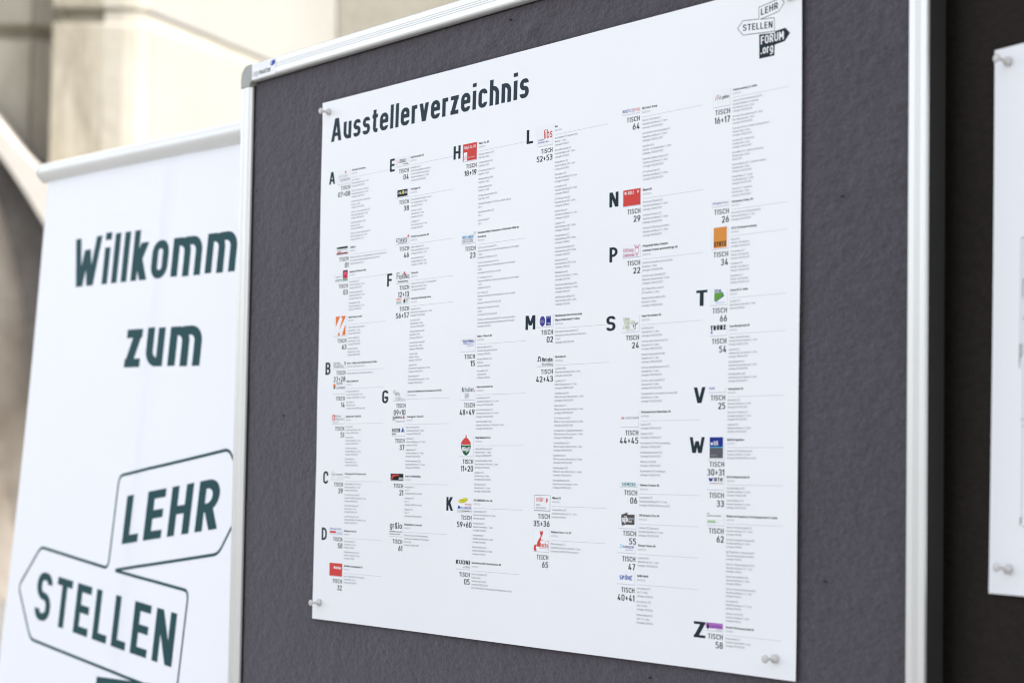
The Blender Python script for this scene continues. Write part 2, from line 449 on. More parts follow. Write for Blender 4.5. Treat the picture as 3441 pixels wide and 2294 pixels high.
def text_len(t, h, gap):
    w = 0
    for ch in t:
        w += glyph(ch, h, 1, .9)[2] + (gap if ch != ' ' else 0)
    return w - gap

def text(mb, t, x, y, cap, m, h=1.4, gap=1.45, width=None, sx=1.0, n=3, slant=0.0, shear=0.0, align='l', layer=.15, sq=.88):
    """print t with its baseline starting at x,y (mm, y downward)"""
    k = cap / 10
    L = text_len(t, h, gap)
    if width: sx = width / (L * k)
    cx = -L if align == 'r' else (-L / 2 if align == 'c' else 0)
    for ch in t:
        V, F, adv = glyph(ch, h, n, sq)
        if len(V):
            gx = (V[:, 0] + cx) * k * sx
            yy = V[:, 1] * k
            P = np.stack([x + gx + slant * yy, y - yy + shear * gx, layer + V[:, 2] * .012], 1)
            mb.add(P, F, m)
        cx += adv + (gap if ch != ' ' else 0)
    return x + cx * k * sx

def prect(mb, x0, y0, x1, y1, m, layer=.08):
    k = max(1, int(abs(x1 - x0) / 9))
    V = [(x0 + (x1 - x0) * i / k, y, layer) for i in range(k + 1) for y in (y1, y0)]
    mb.add(V, [(2 * i, 2 * i + 2, 2 * i + 3, 2 * i + 1) for i in range(k)], m)
def ppoly(mb, pts, m, layer=.1):
    a = sum(pts[i][0] * pts[(i + 1) % len(pts)][1] - pts[(i + 1) % len(pts)][0] * pts[i][1] for i in range(len(pts)))
    if a > 0: pts = pts[::-1]
    mb.add([(p[0], p[1], layer) for p in pts], [tuple(range(len(pts)))], m)
def pell(mb, cx, cy, rx, ry, m, layer=.1, n=20, rot=0):
    c, s = math.cos(rot), math.sin(rot)
    ppoly(mb, [(cx + rx * math.cos(2 * math.pi * i / n) * c - ry * math.sin(2 * math.pi * i / n) * s,
                cy + rx * math.cos(2 * math.pi * i / n) * s + ry * math.sin(2 * math.pi * i / n) * c) for i in range(n)], m, layer)
def pring(mb, cx, cy, rx, ry, w, m, layer=.1, n=24):
    V = []; F = []
    for i in range(n):
        q = 2 * math.pi * i / n
        V += [(cx + rx * math.cos(q), cy + ry * math.sin(q), layer), (cx + (rx - w) * math.cos(q), cy + (ry - w) * math.sin(q), layer)]
    for i in range(n):
        j = (i + 1) % n
        F.append((2 * i, 2 * i + 1, 2 * j + 1, 2 * j))
    mb.add(V, F, m)
def pline(mb, pts, w, m, layer=.1, closed=False, r=0):
    """outline drawn as a band of width w, corners rounded by r"""
    P = [np.array(p, float) for p in pts]; N = len(P); out = []
    for i in range(N):
        if not closed and (i == 0 or i == N - 1): out.append(P[i]); continue
        a, b, c = P[i - 1], P[i], P[(i + 1) % N]
        l1, l2 = np.linalg.norm(a - b), np.linalg.norm(c - b)
        rr = min(r, l1 * .45, l2 * .45)
        if rr < .01: out.append(b); continue
        s0, s1 = b + (a - b) / l1 * rr, b + (c - b) / l2 * rr
        for j in range(6):
            t = j / 5; out.append((1 - t) ** 2 * s0 + 2 * (1 - t) * t * b + t * t * s1)
    fine = []
    for i in range(len(out)):
        fine.append(out[i])
        if i < len(out) - 1 or closed:
            b = out[(i + 1) % len(out)]; k = int(np.linalg.norm(b - out[i]) / 9)
            fine += [out[i] + (b - out[i]) * j / (k + 1) for j in range(1, k + 1)]
    out = fine
    M = len(out); V = []; F = []
    for i in range(M):
        a = out[i - 1] if (closed or i) else out[i]; c = out[(i + 1) % M] if (closed or i < M - 1) else out[i]
        d0 = out[i] - a if np.linalg.norm(out[i] - a) > 1e-6 else c - out[i]
        d1 = c - out[i] if np.linalg.norm(c - out[i]) > 1e-6 else d0
        d0 = d0 / np.linalg.norm(d0); d1 = d1 / np.linalg.norm(d1)
        t = d0 + d1; t = t / (np.linalg.norm(t) + 1e-9)
        nn = np.array((-t[1], t[0])) / max(.35, abs(t @ d0)) * w / 2
        V += [(*(out[i] + nn), layer), (*(out[i] - nn), layer)]
    for i in range(M if closed else M - 1):
        j = (i + 1) % M
        F.append((2 * i, 2 * i + 1, 2 * j + 1, 2 * j))
    mb.add(V, F, m)

# ------------------------------------------------------------------ ground
def ground():
    mb = MB()
    m = mat('stone_paving', (.17, .165, .155), rough=.85, noise_amt=.2, noise_scale=2.5, bump=.004, bump_scale=40)
    mb.add([(-400, -400, 0), (400, -400, 0), (400, 400, 0), (-400, 400, 0)], [(0, 1, 2, 3)], m)
    tag(mb.build('ground'), kind='structure')
ground()

# ------------------------------------------------------------------ church facade far behind (local x right, y away, z up)
def church():
    ang = -YAW
    org = Vector((-6.76, 4.88, 0))
    mw = Matrix.Translation((3.228 + (org.x - 3.228) * 1.7, -1.771 + (org.y + 1.771) * 1.7, -1.221 * .7)) @ Matrix.Rotation(ang, 4, 'Z') @ Matrix.Scale(1.7, 4)
    root = empty('church_facade', mw)
    tag(root, 'pale sandstone church facade with big stone blocks and a round arch behind the banner', 'building')
    stone = mat('pale_sandstone', (.345, .325, .28), rough=.9, noise_amt=0, noise_scale=1.6, col2=(.26, .238, .19), bump=.01, bump_scale=14)
    stain = mat('stained_sandstone', (.355, .325, .265), rough=.9, noise_scale=2.6, col2=(.20, .177, .13), bump=.012, bump_scale=10, stretch=(3, 3, .8))
    recess = mat('lightened_sandstone', (.50, .465, .39), rough=.9, noise_scale=1.8, col2=(.32, .29, .235), bump=.01, bump_scale=10, stretch=(2, 2, .8))  # recess stone coloured lighter to make up for the deep shade there
    cream = mat('cream_render', (.228, .223, .206), rough=.85, noise_amt=.05, noise_scale=1.2, bump=.004, bump_scale=20)
    joint = mat('weathered_joint', (.22, .20, .15), rough=.95, noise_amt=.2, noise_scale=4)
    jointp = mat('pale_joint', (.31, .29, .245), rough=.95, noise_amt=.1, noise_scale=4)
    mould = mat('archivolt_stone', (.46, .43, .39), rough=.85, noise_amt=.05, noise_scale=3, bump=.006, bump_scale=20)
    ringm = mat('rough_grey_stone', (.115, .102, .092), rough=.95, noise_scale=5, col2=(.065, .057, .050), bump=.02, bump_scale=16)
    infill = mat('mottled_brown_wall', (.44, .385, .325), rough=.95, noise_scale=1.1, col2=(.14, .108, .076), bump=.02, bump_scale=8)
    H0, H1, J = 0.0, 9.0, 3.64
    def block_wall(pts, zs, m, jm, inset=.02, e=.006):
        """blocks along a plan polyline, with recessed joints between the courses"""
        for (a, b) in zip(pts[:-1], pts[1:]):
            a = Vector((*a, 0)); b = Vector((*b, 0)); d = (b - a); n = Vector((d.y, -d.x, 0)).normalized()
            for z0, z1 in zip(zs[:-1], zs[1:]):
                mb = MB()
                dn = d.normalized()
                p0 = a + dn * e; p1 = b - dn * e
                v = []
                bev = .018
                for off, zz0, zz1, q0, q1 in ((-.0, z0 + .035 + bev, z1 - .035 - bev, p0, p1), (inset, z0 + .035, z1 - .035, p0, p1), (.25, z0 + .035, z1 - .035, p0, p1)):
                    for q, z in ((q0, zz0), (q1, zz0), (q1, zz1), (q0, zz1)):
                        w = q - n * off
                        v.append((w.x, w.y, z))
                f = [(0, 1, 2, 3)] + [(k * 4 + i, (k + 1) * 4 + i, (k + 1) * 4 + (i + 1) % 4, k * 4 + (i + 1) % 4) for k in range(2) for i in range(4)]
                mb.add(v, f, m)
                mb.build('stone_block', root)
            # backing seen in the joints
            mb = MB()
            dp = .045 if jm is joint else .021
            w0 = a - n * dp; w1 = b - n * dp
            mb.add([(w0.x, w0.y, zs[0]), (w1.x, w1.y, zs[0]), (w1.x, w1.y, zs[-1]), (w0.x, w0.y, zs[-1])], [(0, 1, 2, 3)], jm)
            mb.build('joint_backing', root)
    zs = [-.03, 1.2, 2.42, J, 4.9, 6.2, 7.5, 8.8]
    block_wall([(-2.50, 0), (-2.225, 0)], zs, stain, joint, e=-.001)
    block_wall([(-2.225, .0), (-2.12, .015), (-2.06, .04), (-2.02, .075), (-2.00, .10)], zs, stone, jointp, e=-.001)
    block_wall([(-2.00, .10), (-1.17, 2.45)], zs, cream, jointp)
    block_wall([(-1.17, 2.45), (1.8, 2.25)], zs, stone, jointp)
    # return of the pier and the recess at its left
    block_wall([(-2.50, .62), (-2.50, 0.0)], zs, stain, joint)
    block_wall([(-2.72, .50), (-2.505, .62)], zs, recess, joint)
    block_wall([(-9.0, .50), (-2.72, .50)], zs, recess, joint)
    # the broad arch: pale moulding, dark rough stones, mottled wall inside
    ya = -.22
    ax, az, ar = -5.91, .386, 4.07
    cx, cz, cr = -5.764, 1.495, 3.24
    def thick(q): return .00156 * min(230, max(36, 42 + 8 * (37 - q)))
    def band(name, inner, outer, y0, y1, m, a0, a1, n):
        mb = MB(); V = []; F = []
        for i in range(n + 1):
            q = a0 + (a1 - a0) * i / n
            pi_, po = inner(q), outer(q)
            for (px, pz), y in ((pi_, y0), (po, y0), (po, y1), (pi_, y1)):
                V.append((px, y, max(0, pz)))
        for i in range(n):
            for k in range(4):
                F.append((i * 4 + k, (i + 1) * 4 + k, (i + 1) * 4 + (k + 1) % 4, i * 4 + (k + 1) % 4))
        F += [(0, 1, 2, 3), (n * 4 + 3, n * 4 + 2, n * 4 + 1, n * 4)]
        mb.add(V, F, m); return mb.build(name, root)
    def on(x0, z0, r): return lambda q: (x0 + r * math.cos(math.radians(q)), z0 + r * math.sin(math.radians(q)))
    A = on(ax, az, ar); Ci = on(cx, cz, cr)
    Ao = lambda q: on(ax, az, ar + thick(q))(q)
    band('archivolt', lambda q: on(ax, az, ar - .03)(q), Ao, ya - .10, .45, mould, 2, 178, 90)
    rnd = random.Random(5)
    nv = 22
    for i in range(nv):
        a0 = 3 + 174 * i / nv; a1 = 3 + 174 * (i + 1) / nv
        band('arch_stone', Ci, A, ya + rnd.uniform(0, .012), .42, ringm, a0 + .03, a1 - .03, 5)
    mb = MB()
    V = [(cx + (cr + .05) * math.cos(math.radians(-27 + 234 * i / 60)), ya + .10, max(0, cz + (cr + .05) * math.sin(math.radians(-27 + 234 * i / 60)))) for i in range(61)]
    mb.add(V, [tuple(range(60, -1, -1))], infill); mb.build('infill_wall', root)
    # roof cornice so that the top of the wall has an end
    mb = MB(); box(mb, (-9.2, -.3, 8.82), (2.2, 6, 9.3), stone); mb.build('cornice', root)
    mb = MB(); box(mb, (-9.0, 2.9, 0), (1.9, 6, 8.8), stone); mb.build('rear_wall', root)
church()

# ------------------------------------------------------------------ the grey pinboard
Z0 = .98
BX0, BX1, BZ0, BZ1 = -.2848, 1.4098, Z0 + .9408 - 1.355, Z0 + .9408
FW = .0325
PROF = [(0, .006), (0, -.006), (.0008, -.0088), (.0022, -.0100), (.0105, -.0100), (.0109, -.0091), (.0114, -.0091), (.0118, -.0100),
        (.0138, -.0100), (.0142, -.0091), (.0147, -.0091), (.0151, -.0100), (.0171, -.0100), (.0175, -.0091), (.0180, -.0091), (.0184, -.0100),
        (.0265, -.0100), (.0290, -.0094), (.0308, -.0072), (.0320, -.0040), (.0325, .0010)]

def rail(name, a, b, inward, mb_mat, parent, prof=PROF, y0=0.0):
    """frame rail from a to b (x,z), profile laid towards 'inward'"""
    mb = MB(); V = []; F = []
    n = len(prof) + 1
    pr = list(prof) + [(prof[-1][0], .019)]
    pr = [(0, .019)] + pr; n = len(pr)
    for p in (a, b):
        for s, y in pr:
            V.append((p[0] + inward[0] * s, y0 + y, p[1] + inward[1] * s))
    for i in range(n):
        j = (i + 1) % n
        F.append((i, j, n + j, n + i))
    F += [tuple(range(n)), tuple(range(2 * n - 1, n - 1, -1))]
    mb.add(V, F, mb_mat)
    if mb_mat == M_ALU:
        k = mb.mi(M_EDGE_SHADE); mb.m[0] = k; mb.m[1] = k; mb.m[n - 1] = k  # outer side and back faces get the painted shade
    o = mb.build(name, parent)
    bm = bmesh.new(); bm.from_mesh(o.data); bmesh.ops.recalc_face_normals(bm, faces=bm.faces); bm.to_mesh(o.data); bm.free()
    return o

def corner_cap(parent, cx, cz, sx, sz, m, L=.0395, R=.026):
    """moulded plastic corner: rounded outside, small fillet inside"""
    out = [(0, L)]
    for i in range(11):
        q = math.pi / 2 * i / 10
        out.append((R - R * math.cos(q), R - R * math.sin(q)))
    out.append((L, 0))
    inn = [(L, FW)]
    r = L - FW
    for i in range(1, 6):
        q = math.pi / 2 * i / 5
        inn.append((L - r * math.sin(q), L - r * math.cos(q)))
    ring = out + inn
    mb = MB(); V = []; F = []; n = len(ring)
    cxm = sum(p[0] for p in ring) / n; czm = sum(p[1] for p in ring) / n
    for y, k in ((.0192, 1), (-.0092, 1), (-.0108, .955)):
        for p in ring:
            V.append((cx + sx * (cxm + (p[0] - cxm) * k), y, cz + sz * (czm + (p[1] - czm) * k)))
    for k in range(2):
        for i in range(n):
            j = (i + 1) % n
            F.append((k * n + i, k * n + j, (k + 1) * n + j, (k + 1) * n + i))
    F += [tuple(range(n)), tuple(range(3 * n - 1, 2 * n - 1, -1))]
    mb.add(V, F, m)
    o = mb.build('corner_cap', parent)
    bm = bmesh.new(); bm.from_mesh(o.data); bmesh.ops.recalc_face_normals(bm, faces=bm.faces); bm.to_mesh(o.data); bm.free()
    return o

def pinboard():
    root = empty('pinboard', Matrix.Translation((.56, 0, 0)))
    tag(root, 'grey felt pinboard in a ribbed silver aluminium frame carrying the large exhibitor poster', 'pinboard')
    sub = Vector((-.56, 0, 0))
    def fin(o):
        o.location = sub; return o
    # felt, a fine grid with lumps and wrinkles standing proud
    nx, nz = 340, 270
    x = np.linspace(BX0 + FW - .003, BX1 - FW + .003, nx); z = np.linspace(BZ0 + FW - .003, BZ1 - FW + .003, nz)
    GX, GZ = np.meshgrid(x, z)
    Y = np.full_like(GX, .0030)
    for i in range(nz):
        for j in range(nx):
            p = Vector((GX[i, j] * 14, 0, GZ[i, j] * 11))
            Y[i, j] -= .0009 * noise.noise(p) + .0005 * noise.noise(p * 4.1) + .0003 * noise.noise(p * 9.3)
    lumps = [(.602, .870, .0035, .009, 15), (.485, .866, .002, .012, 40), (.455, .84, .0018, .007, 0), (.44, .858, .0015, .01, 0), (.62, .88, .0016, .02, 30), (.50, .823, .0014, .02, 70),
             (-.255, .80, .002, .006, 0), (-.21, .845, .0012, .012, 20), (-.19, .79, .0012, .014, 0), (-.236, .72, .0014, .008, 0), (1.26, .5, .001, .02, 10)]
    for lx, lz, hgt, rad, rot in lumps:
        c, s = math.cos(math.radians(rot)), math.sin(math.radians(rot))
        dx = GX - lx; dz = GZ - (Z0 + lz)
        a = (dx * c + dz * s) / (rad * 1.5); b = (-dx * s + dz * c) / rad
        Y -= hgt * np.exp(-(a * a + b * b))
    # a long shallow crease right of the poster
    for (x0, z0, x1, z1, hgt, wd) in ((1.225, .735, 1.33, .742, .0012, .004), (1.24, .655, 1.33, .70, .0008, .005), (.44, .80, .80, .815, .0004, .01)):
        dx, dz = x1 - x0, z1 - z0; L = math.hypot(dx, dz)
        t = np.clip(((GX - x0) * dx + (GZ - Z0 - z0) * dz) / L ** 2, 0, 1)
        d = np.hypot(GX - x0 - t * dx, GZ - Z0 - z0 - t * dz)
        Y -= hgt * np.exp(-(d / wd) ** 2) * np.sin(np.pi * t)
    Y = np.clip(Y, -.0035, .0045)
    inside = np.clip(np.minimum(np.minimum(GX + .005, 1.194 - GX), np.minimum(GZ - Z0 + .005, Z0 + .846 - GZ)) / .01, 0, 1)
    Y = Y + inside * .0018
    mb = MB()
    V = np.stack([GX.ravel(), Y.ravel(), GZ.ravel()], 1)
    F = [(i * nx + j, i * nx + j + 1, (i + 1) * nx + j + 1, (i + 1) * nx + j) for i in range(nz - 1) for j in range(nx - 1)]
    mb.add(V, F, M_FELT)
    fin(mb.build('felt_panel', root, smooth=True))
    mb = MB(); box(mb, (BX0 + .004, .0075, BZ0 + .004), (BX1 - .004, .0186, BZ1 - .004), M_CAP); fin(mb.build('back_panel', root))
    # old pin holes
    rnd = random.Random(11)
    hm = mat('pin_hole_dark', (.02, .018, .02), rough=1, noise_amt=.1)
    spots = [(-.236, .72), (-.12, .33), (.55, .892), (1.26, .57), (1.235, .12), (.9, -.02)]
    for hx, hz in spots:
        mb = MB(); r = rnd.uniform(.0006, .0011); yy = -.0016
        V = [(hx + r * math.cos(k * 1.047), yy, Z0 + hz + r * 1.3 * math.sin(k * 1.047)) for k in range(6)] + [(hx + r * math.cos(k * 1.047), yy + .006, Z0 + hz + r * math.sin(k * 1.047)) for k in range(6)]
        mb.add(V, [(0, 1, 2, 3, 4, 5)] + [(k, (k + 1) % 6, 6 + (k + 1) % 6, 6 + k) for k in range(6)], hm); fin(mb.build('pin_hole', root))
    # black strip standing in for the shadow gap inside the frame
    mb = MB()
    a = FW - .001; w = .0016; yg = -.0008
    for lo, hi in (((BX0 + a, yg, BZ1 - a - w), (BX1 - a, .005, BZ1 - a)), ((BX0 + a, yg, BZ0 + a), (BX1 - a, .005, BZ0 + a + w)),
                   ((BX0 + a, yg, BZ0 + a + w), (BX0 + a + w, .005, BZ1 - a - w)), ((BX1 - a - w, yg, BZ0 + a + w), (BX1 - a, .005, BZ1 - a - w))):
        box(mb, lo, hi, M_DARKGAP)
    fin(mb.build('shadow_gap_strip', root))
    L = .0395
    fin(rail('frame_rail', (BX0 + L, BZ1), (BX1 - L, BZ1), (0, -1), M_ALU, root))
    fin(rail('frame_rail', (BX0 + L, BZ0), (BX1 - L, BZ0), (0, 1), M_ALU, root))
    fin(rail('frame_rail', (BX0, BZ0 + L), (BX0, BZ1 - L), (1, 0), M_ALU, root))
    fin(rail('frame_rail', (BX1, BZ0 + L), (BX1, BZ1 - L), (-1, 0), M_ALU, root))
    for cx, cz, sx, sz in ((BX0, BZ1, 1, -1), (BX1, BZ1, -1, -1), (BX0, BZ0, 1, 1), (BX1, BZ0, -1, 1)):
        fin(corner_cap(root, cx, cz, sx, sz, M_CAP))
    # maker's sticker on the top rail, beside the corner
    def surf(V):
        return np.stack([BX0 + V[:, 0] / 1000, -.0101 - V[:, 2] / 1000, BZ1 - V[:, 1] / 1000], 1)
    mb = MB(surf)
    st = mat('white_sticker', (.80, .81, .82), rough=.35, noise_amt=.01, noise_scale=30)
    ppoly(mb, [(39.8, 1.8), (127, 1.8), (129, 3.6), (129, 27.6), (127, 29.2), (39.8, 29.2)], st, .05)
    text(mb, 'Lega', 42, 23.3, 9.2, ink('dark'), h=.85, gap=1.4, width=25, n=3, layer=.12)
    text(mb, 'master', 69.5, 23.3, 9.2, ink('black'), h=1.7, gap=1.2, width=41, n=3, layer=.12)
    pell(mb, 117.5, 9.6, 9.2, 4.6, ink('blue'), .1, 22, -.15)
    for k in range(4):
        ppoly(mb, [(119 + k * 1.2, 5.2 + k * 1.6), (128.6, 3.9 + k * 2.4), (120 + k * 1.2, 6.9 + k * 1.6)], ink('blue'), .12)
    ppoly(mb, [(110.5, 11.6), (114.4, 6.4), (113.4, 10.2), (117.2, 7.4), (112, 13.0)], ink('white'), .14)
    fin(mb.build('name_sticker', root))
    # two legs with cross feet
    for lx in (.42, 1.26):
        mb = MB(); box(mb, (lx - .02, .0195, .03), (lx + .02, .05, 1.75), M_ALU); fin(mb.build('leg', root))
        mb = MB(); box(mb, (lx - .025, -.26, 0), (lx + .025, .30, .032), M_CAP); fin(mb.build('foot', root))
pinboard()

# ------------------------------------------------------------------ the exhibitor poster
PW, PH = 1189.0, 841.0
def poster_wave(x, y):
    """how far the paper stands off the felt, mm; corners curl forward a little"""
    u = x / PW; v = y / PH
    w = 1.7 + 1.3 * np.sin(u * 9.0 + 1.2 + 1.5 * v) * np.sin(v * 7.0 + .4) + .25 * np.sin(u * 31 + v * 9)
    w += 1.8 * np.exp(-((1 - u) / .06) ** 2) * (np.abs(v - .5) * 2) ** 2
    w += 1.2 * np.exp(-(u / .03) ** 2) * np.exp(-((v - .58) / .08) ** 2)
    w += .5 * np.exp(-((1 - v) / .05) ** 2) * (.5 + .5 * np.sin(u * 14.0 + .8))
    w += 1.2 * np.exp(-(v / .03) ** 2) * np.exp(-(u / .03) ** 2)
    return w
def poster_surf(V):
    x, y, l = V[:, 0], V[:, 1], V[:, 2]
    return np.stack([x / 1000, -(l + poster_wave(x, y)) / 1000, (PH - y) / 1000], 1)

poster = empty('poster', Matrix.Translation((0, 0, Z0)))
tag(poster, 'large white poster headed Ausstellerverzeichnis with six columns of exhibitor listings, pinned to the grey felt', 'poster')
def sheet(nx, ny, w, h, surf, m, edge=None, y0=0):
    mb = MB(surf)
    xs = np.linspace(0, w, nx + 1); ys = np.linspace(y0, h, ny + 1)
    A, B = np.meshgrid(xs, ys)
    if edge is not None: A = edge(A, B)
    n = A.size
    V = np.concatenate([np.stack([A.ravel(), B.ravel(), np.zeros(n)], 1), np.stack([A.ravel(), B.ravel(), np.full(n, -.22)], 1)])
    k = nx + 1
    F = []
    for i in range(ny):
        for j in range(nx):
            a = i * k + j
            F.append((a, a + k, a + k + 1, a + 1)); F.append((n + a, n + a + 1, n + a + k + 1, n + a + k))
    # the cut edge has vertices of its own, so that the face of the sheet stays crisp
    loop = list(range(0, nx)) + [i * k + nx for i in range(ny)] + [ny * k + j for j in range(nx, 0, -1)] + [i * k for i in range(ny, 0, -1)]
    V = np.concatenate([V, V[loop], V[[q + n for q in loop]]])
    q = len(loop); b0 = 2 * n
    for i in range(q):
        j = (i + 1) % q
        F.append((b0 + i, b0 + j, b0 + q + j, b0 + q + i))
    mb.add(V, F, m)
    mb.flat_from = 2 * nx * ny
    return mb
sheet(120, 84, PW, PH, poster_surf, M_PAPER).build('paper_sheet', poster, smooth=True)

mb = MB(poster_surf)
text(mb, 'Ausstellerverzeichnis', 31.0, 68.2, 37.6, ink('head'), h=1.9, gap=1.25, width=571, n=8, slant=.03, sq=.84)
mb.build('heading', poster)

# column geometry (mm on the sheet)
TX = [[(122, 101.6), (234, 99.8), (285, 98.7), (358, 97.5), (432, 96.1), (608, 96.0), (698, 97.5), (753, 98.7)],
      [(121, 281.0), (170, 283.1), (244, 286), (300, 288.8), (339, 290.2), (481, 287.2), (519, 286.4), (610, 284.4), (683, 283.3)],
      [(121, 472.8), (240, 475.1), (253, 475.1), (405, 479.8), (478, 481.1), (552, 479.6), (642, 477.6), (733, 475.1)],
      [(120, 670.3), (372, 677.0), (384, 677.2), (441, 677.6), (635, 675.8), (682, 674.8)],
      [(120, 872.9), (229, 876.5), (303, 876.8), (394, 875.4), (520, 876.1), (615, 875.6), (654, 874.6), (693, 874.0), (733, 873.1)],
      [(120, 1059.3), (261, 1058.7), (294, 1058.4), (371, 1057.8), (416, 1057.6), (494, 1057), (556, 1056.3), (651, 1056), (787, 1054.9)]]
RW = [117.4, 121.8, 125.5, 127, 126.5, 107]
def tx(c, y):
    a = TX[c]; return float(np.interp(y, [p[0] for p in a], [p[1] for p in a]))
NAME_REF = 107 / (text_len('Hirslanden Klinik Stephanshorn / Hirslanden Klinik am', 1.8, 1.3) * .29)
BODY_REF = 108 / (text_len('Sekundarschulabschluss / guter Realschulabschluss, evtl. 10. Schuljahr', 1.05, 1.4) * .27)

S4 = 'Sekundarschule Niveau E / 4 Jahre'; S3 = 'Sekundarschule Niveau E / 3 Jahre'
R3 = 'Realschule Niveau G/M / 3 Jahre'; SEK = 'Sekundarschule'; EV = ', evtl. 10. Schuljahr'
def LB(s): return 'Lehrbeginn: 01.08.' + s
VS = 'Mittlere bis obere Volksschulstufe / '
def G3(mid, lb, *names): return [[n_, mid, lb] for n_ in names]
RS3 = 'Realschule/Sekundarschule / 3 Jahre'
E_ = []
def en(col, y, names, lbot, tisch, logo, groups, sub='AUSSTELLER', letter=None):
    E_.append((col, y, names, lbot, tisch, logo, groups, sub, letter))

# logo drawing commands, v downward, box 38.5 mm wide:  R rect, T text, P polygon, O ellipse, C ring, L line
en(0, 122.4, ['Altersheim Rotmonten'], 140.4, '07+08',
   [('O', 24, 4.2, 2.2, 2.2, 'orange'), ('T', 'altersheim', 3, 12.4, 5.2, 'lgrey', .8, 28), ('T', 'rotmonten', 8, 18.4, 5.2, 'grey', 1.0, 29)],
   [['Koch / Köchin EFZ', RS3, LB('2023/2026')], ['Fachfrau / Fachmann Gesundheit EFZ', RS3, LB('2024/2027')],
    ['Assistent:in Gesundheit und Soziales EBA', 'Realschule / 2 Jahre', LB('2024/2026')], ['Fachfrau / Fachmann Hauswirtschaft EFZ', RS3, LB('2023/2026')],
    ['Hauswirtschaftspraktiker:in EBA', 'Realschule / 2 Jahre', LB('2023/2025')], ['Fachfrau / Fachmann Betriebsunterhalt EFZ', RS3, LB('2024 / 2027')]], letter='A')
en(0, 246.6, ['AMUB.CH'], 254.4, '01',
   [('R', 2, 0, 36, 3.2, 'dark'), ('R', 2, 0, 7, 3.2, 'vgreen'), ('R', 2, 9.4, 36, 12, 'darkred'), ('T', 'amub', 4, 9.2, 3.2, 'red', 1.4, 12), ('T', 'amub.ch', 4, 6.4, 2, 'grey', .9, 30)],
   [['AMUB.CH ist ein Netzwerk von Ausbildungsanbietern in der Ostschweiz, welches', 'sich für individuelle Ausbildungsmöglichkeiten für Jugendliche mit', 'Unterstützungsbedarf einsetzt.']])
en(0, 285.6, ['Angehrn AG Umformtechnik'], 297.8, '03',
   [('R', 23, -.5, 37.5, 12, 'black'), ('R', 23, 12, 37.5, 16.4, 'mint'), ('P', [(25, 14), (25, 5), (27, 2), (30.2, 1), (33.5, 2), (35.5, 5), (35.5, 14), (31.8, 14), (31.8, 6.6), (28.6, 6.6), (28.6, 14)], 'pink'),
    ('T', 'ANGEHRN AG', 0, 10, 1.8, 'grey', 1, 20), ('T', 'UMFORMTECHNIK', 0, 15.4, 2, 'black', 1.5, 21)],
   [['Polymechaniker:in EFZ', S4, LB('2023/2027')], ['Produktionsmechaniker:in EFZ', 'Sekundarschule Niveau M / 3 Jahre', LB('2023/2026')], ['Mechanikpraktiker:in EBA', 'Sekundarschule Niveau G / 2 Jahre', LB('2023/2025')]])
en(0, 358.4, ['AWAG Bärlocher GmbH'], 385.6, '63',
   [('P', [(4, 0), (18, 0), (4, 17)], 'orange'), ('P', [(20, 0), (35, 0), (20, 31), (4, 31), (15, 14), (25, 5)], 'orange'), ('P', [(35, 14), (35, 31), (20, 31)], 'orange'), ('P', [(19, 1), (24, 6), (10.5, 31), (4.6, 31), (4.6, 22)], 'boxw'), ('P', [(33, 4), (35, 11), (24, 31), (19, 31), (14, 24)], 'boxw')],
   [['Steinmetz:in (Bau und Renovationen)', 'Sekundarschule E / 4 Jahre', LB('2023/2027')], ['Steinmetz:in (Bildhauerei)', 'Sekundarschule E / 4 Jahre', LB('2023/2027')], ['Steinmetz:in (Industrie)', 'Sekundarschule E / 4 Jahre', LB('2023/2027')]])
en(0, 431.8, ['Berufs-, Studien- und Laufbahnberatung St. Gallen'], 437.0, '27+28',
   [('T', 'Kanton St.Gallen', 1, 2.6, 2, 'black', 1.8, 20), ('T', 'Berufs-, Studien- und', 1, 5.6, 2, 'black', 1.6, 26), ('T', 'Laufbahnberatung St.Gallen', 1, 8.6, 2, 'black', 1.6, 33), ('P', [(35.5, 0), (38.3, 0), (38.3, 4), (37, 6), (35.5, 4)], 'green')],
   [['Informiert auch an ihrem Tisch über ihre Lehrstellenbörse']], sub='BERATUNGSSTELLE UND LEHRSTELLENBÖRSE', letter='B')
en(0, 460.6, ['Blumer Lehmann AG'], 478.2, '14',
   [('O', 5, 9.5, 3.8, 3.8, 'orange'), ('P', [(2.4, 11.3), (7.6, 11.3), (7, 14), (5, 15), (3, 14)], 'teal'), ('T', 'Blumer', 11.5, 7.8, 5, 'teal', 1.1, 20), ('T', 'Lehmann', 11.5, 14.8, 5, 'teal', 1.1, 26.5)],
   [['Holzindustriefachmann/-frau', 'Real- oder Sekundarschule / 3 Jahre', LB('2023/2026 oder ab 2024')], ['Holzbearbeiter:in', 'Realschule / 2 Jahre', LB('2023/2025 oder ab 2024')]])
en(0, 516.7, ['Büchler Reinli + Spitzli AG'], 526.3, '51',
   [('R', .4, 0, 9.6, 9, 'red'), ('T', 'b', 2.6, 8, 7.4, 'white', 1.8, 5), ('T', 'BÜCHLER', 11.5, 4, 3, 'grey', 1.1, 17), ('T', 'REINLI SPITZLI', 11.5, 8.8, 3, 'grey', 1.1, 26), ('T', 'www.bbf.ch', 3, 12.6, 1.8, 'grey', 1, 18)],
   [['Konstrukteur:in', S4, LB('2024/2028')], ['Polymechaniker:in', S4, LB('2023/2027')], ['Produktionsmechaniker:in', S3, LB('2023/2026')], ['Kauffrau/Kaufmann', 'Sekundarschule / 3 Jahre', LB('2025/2028')]])
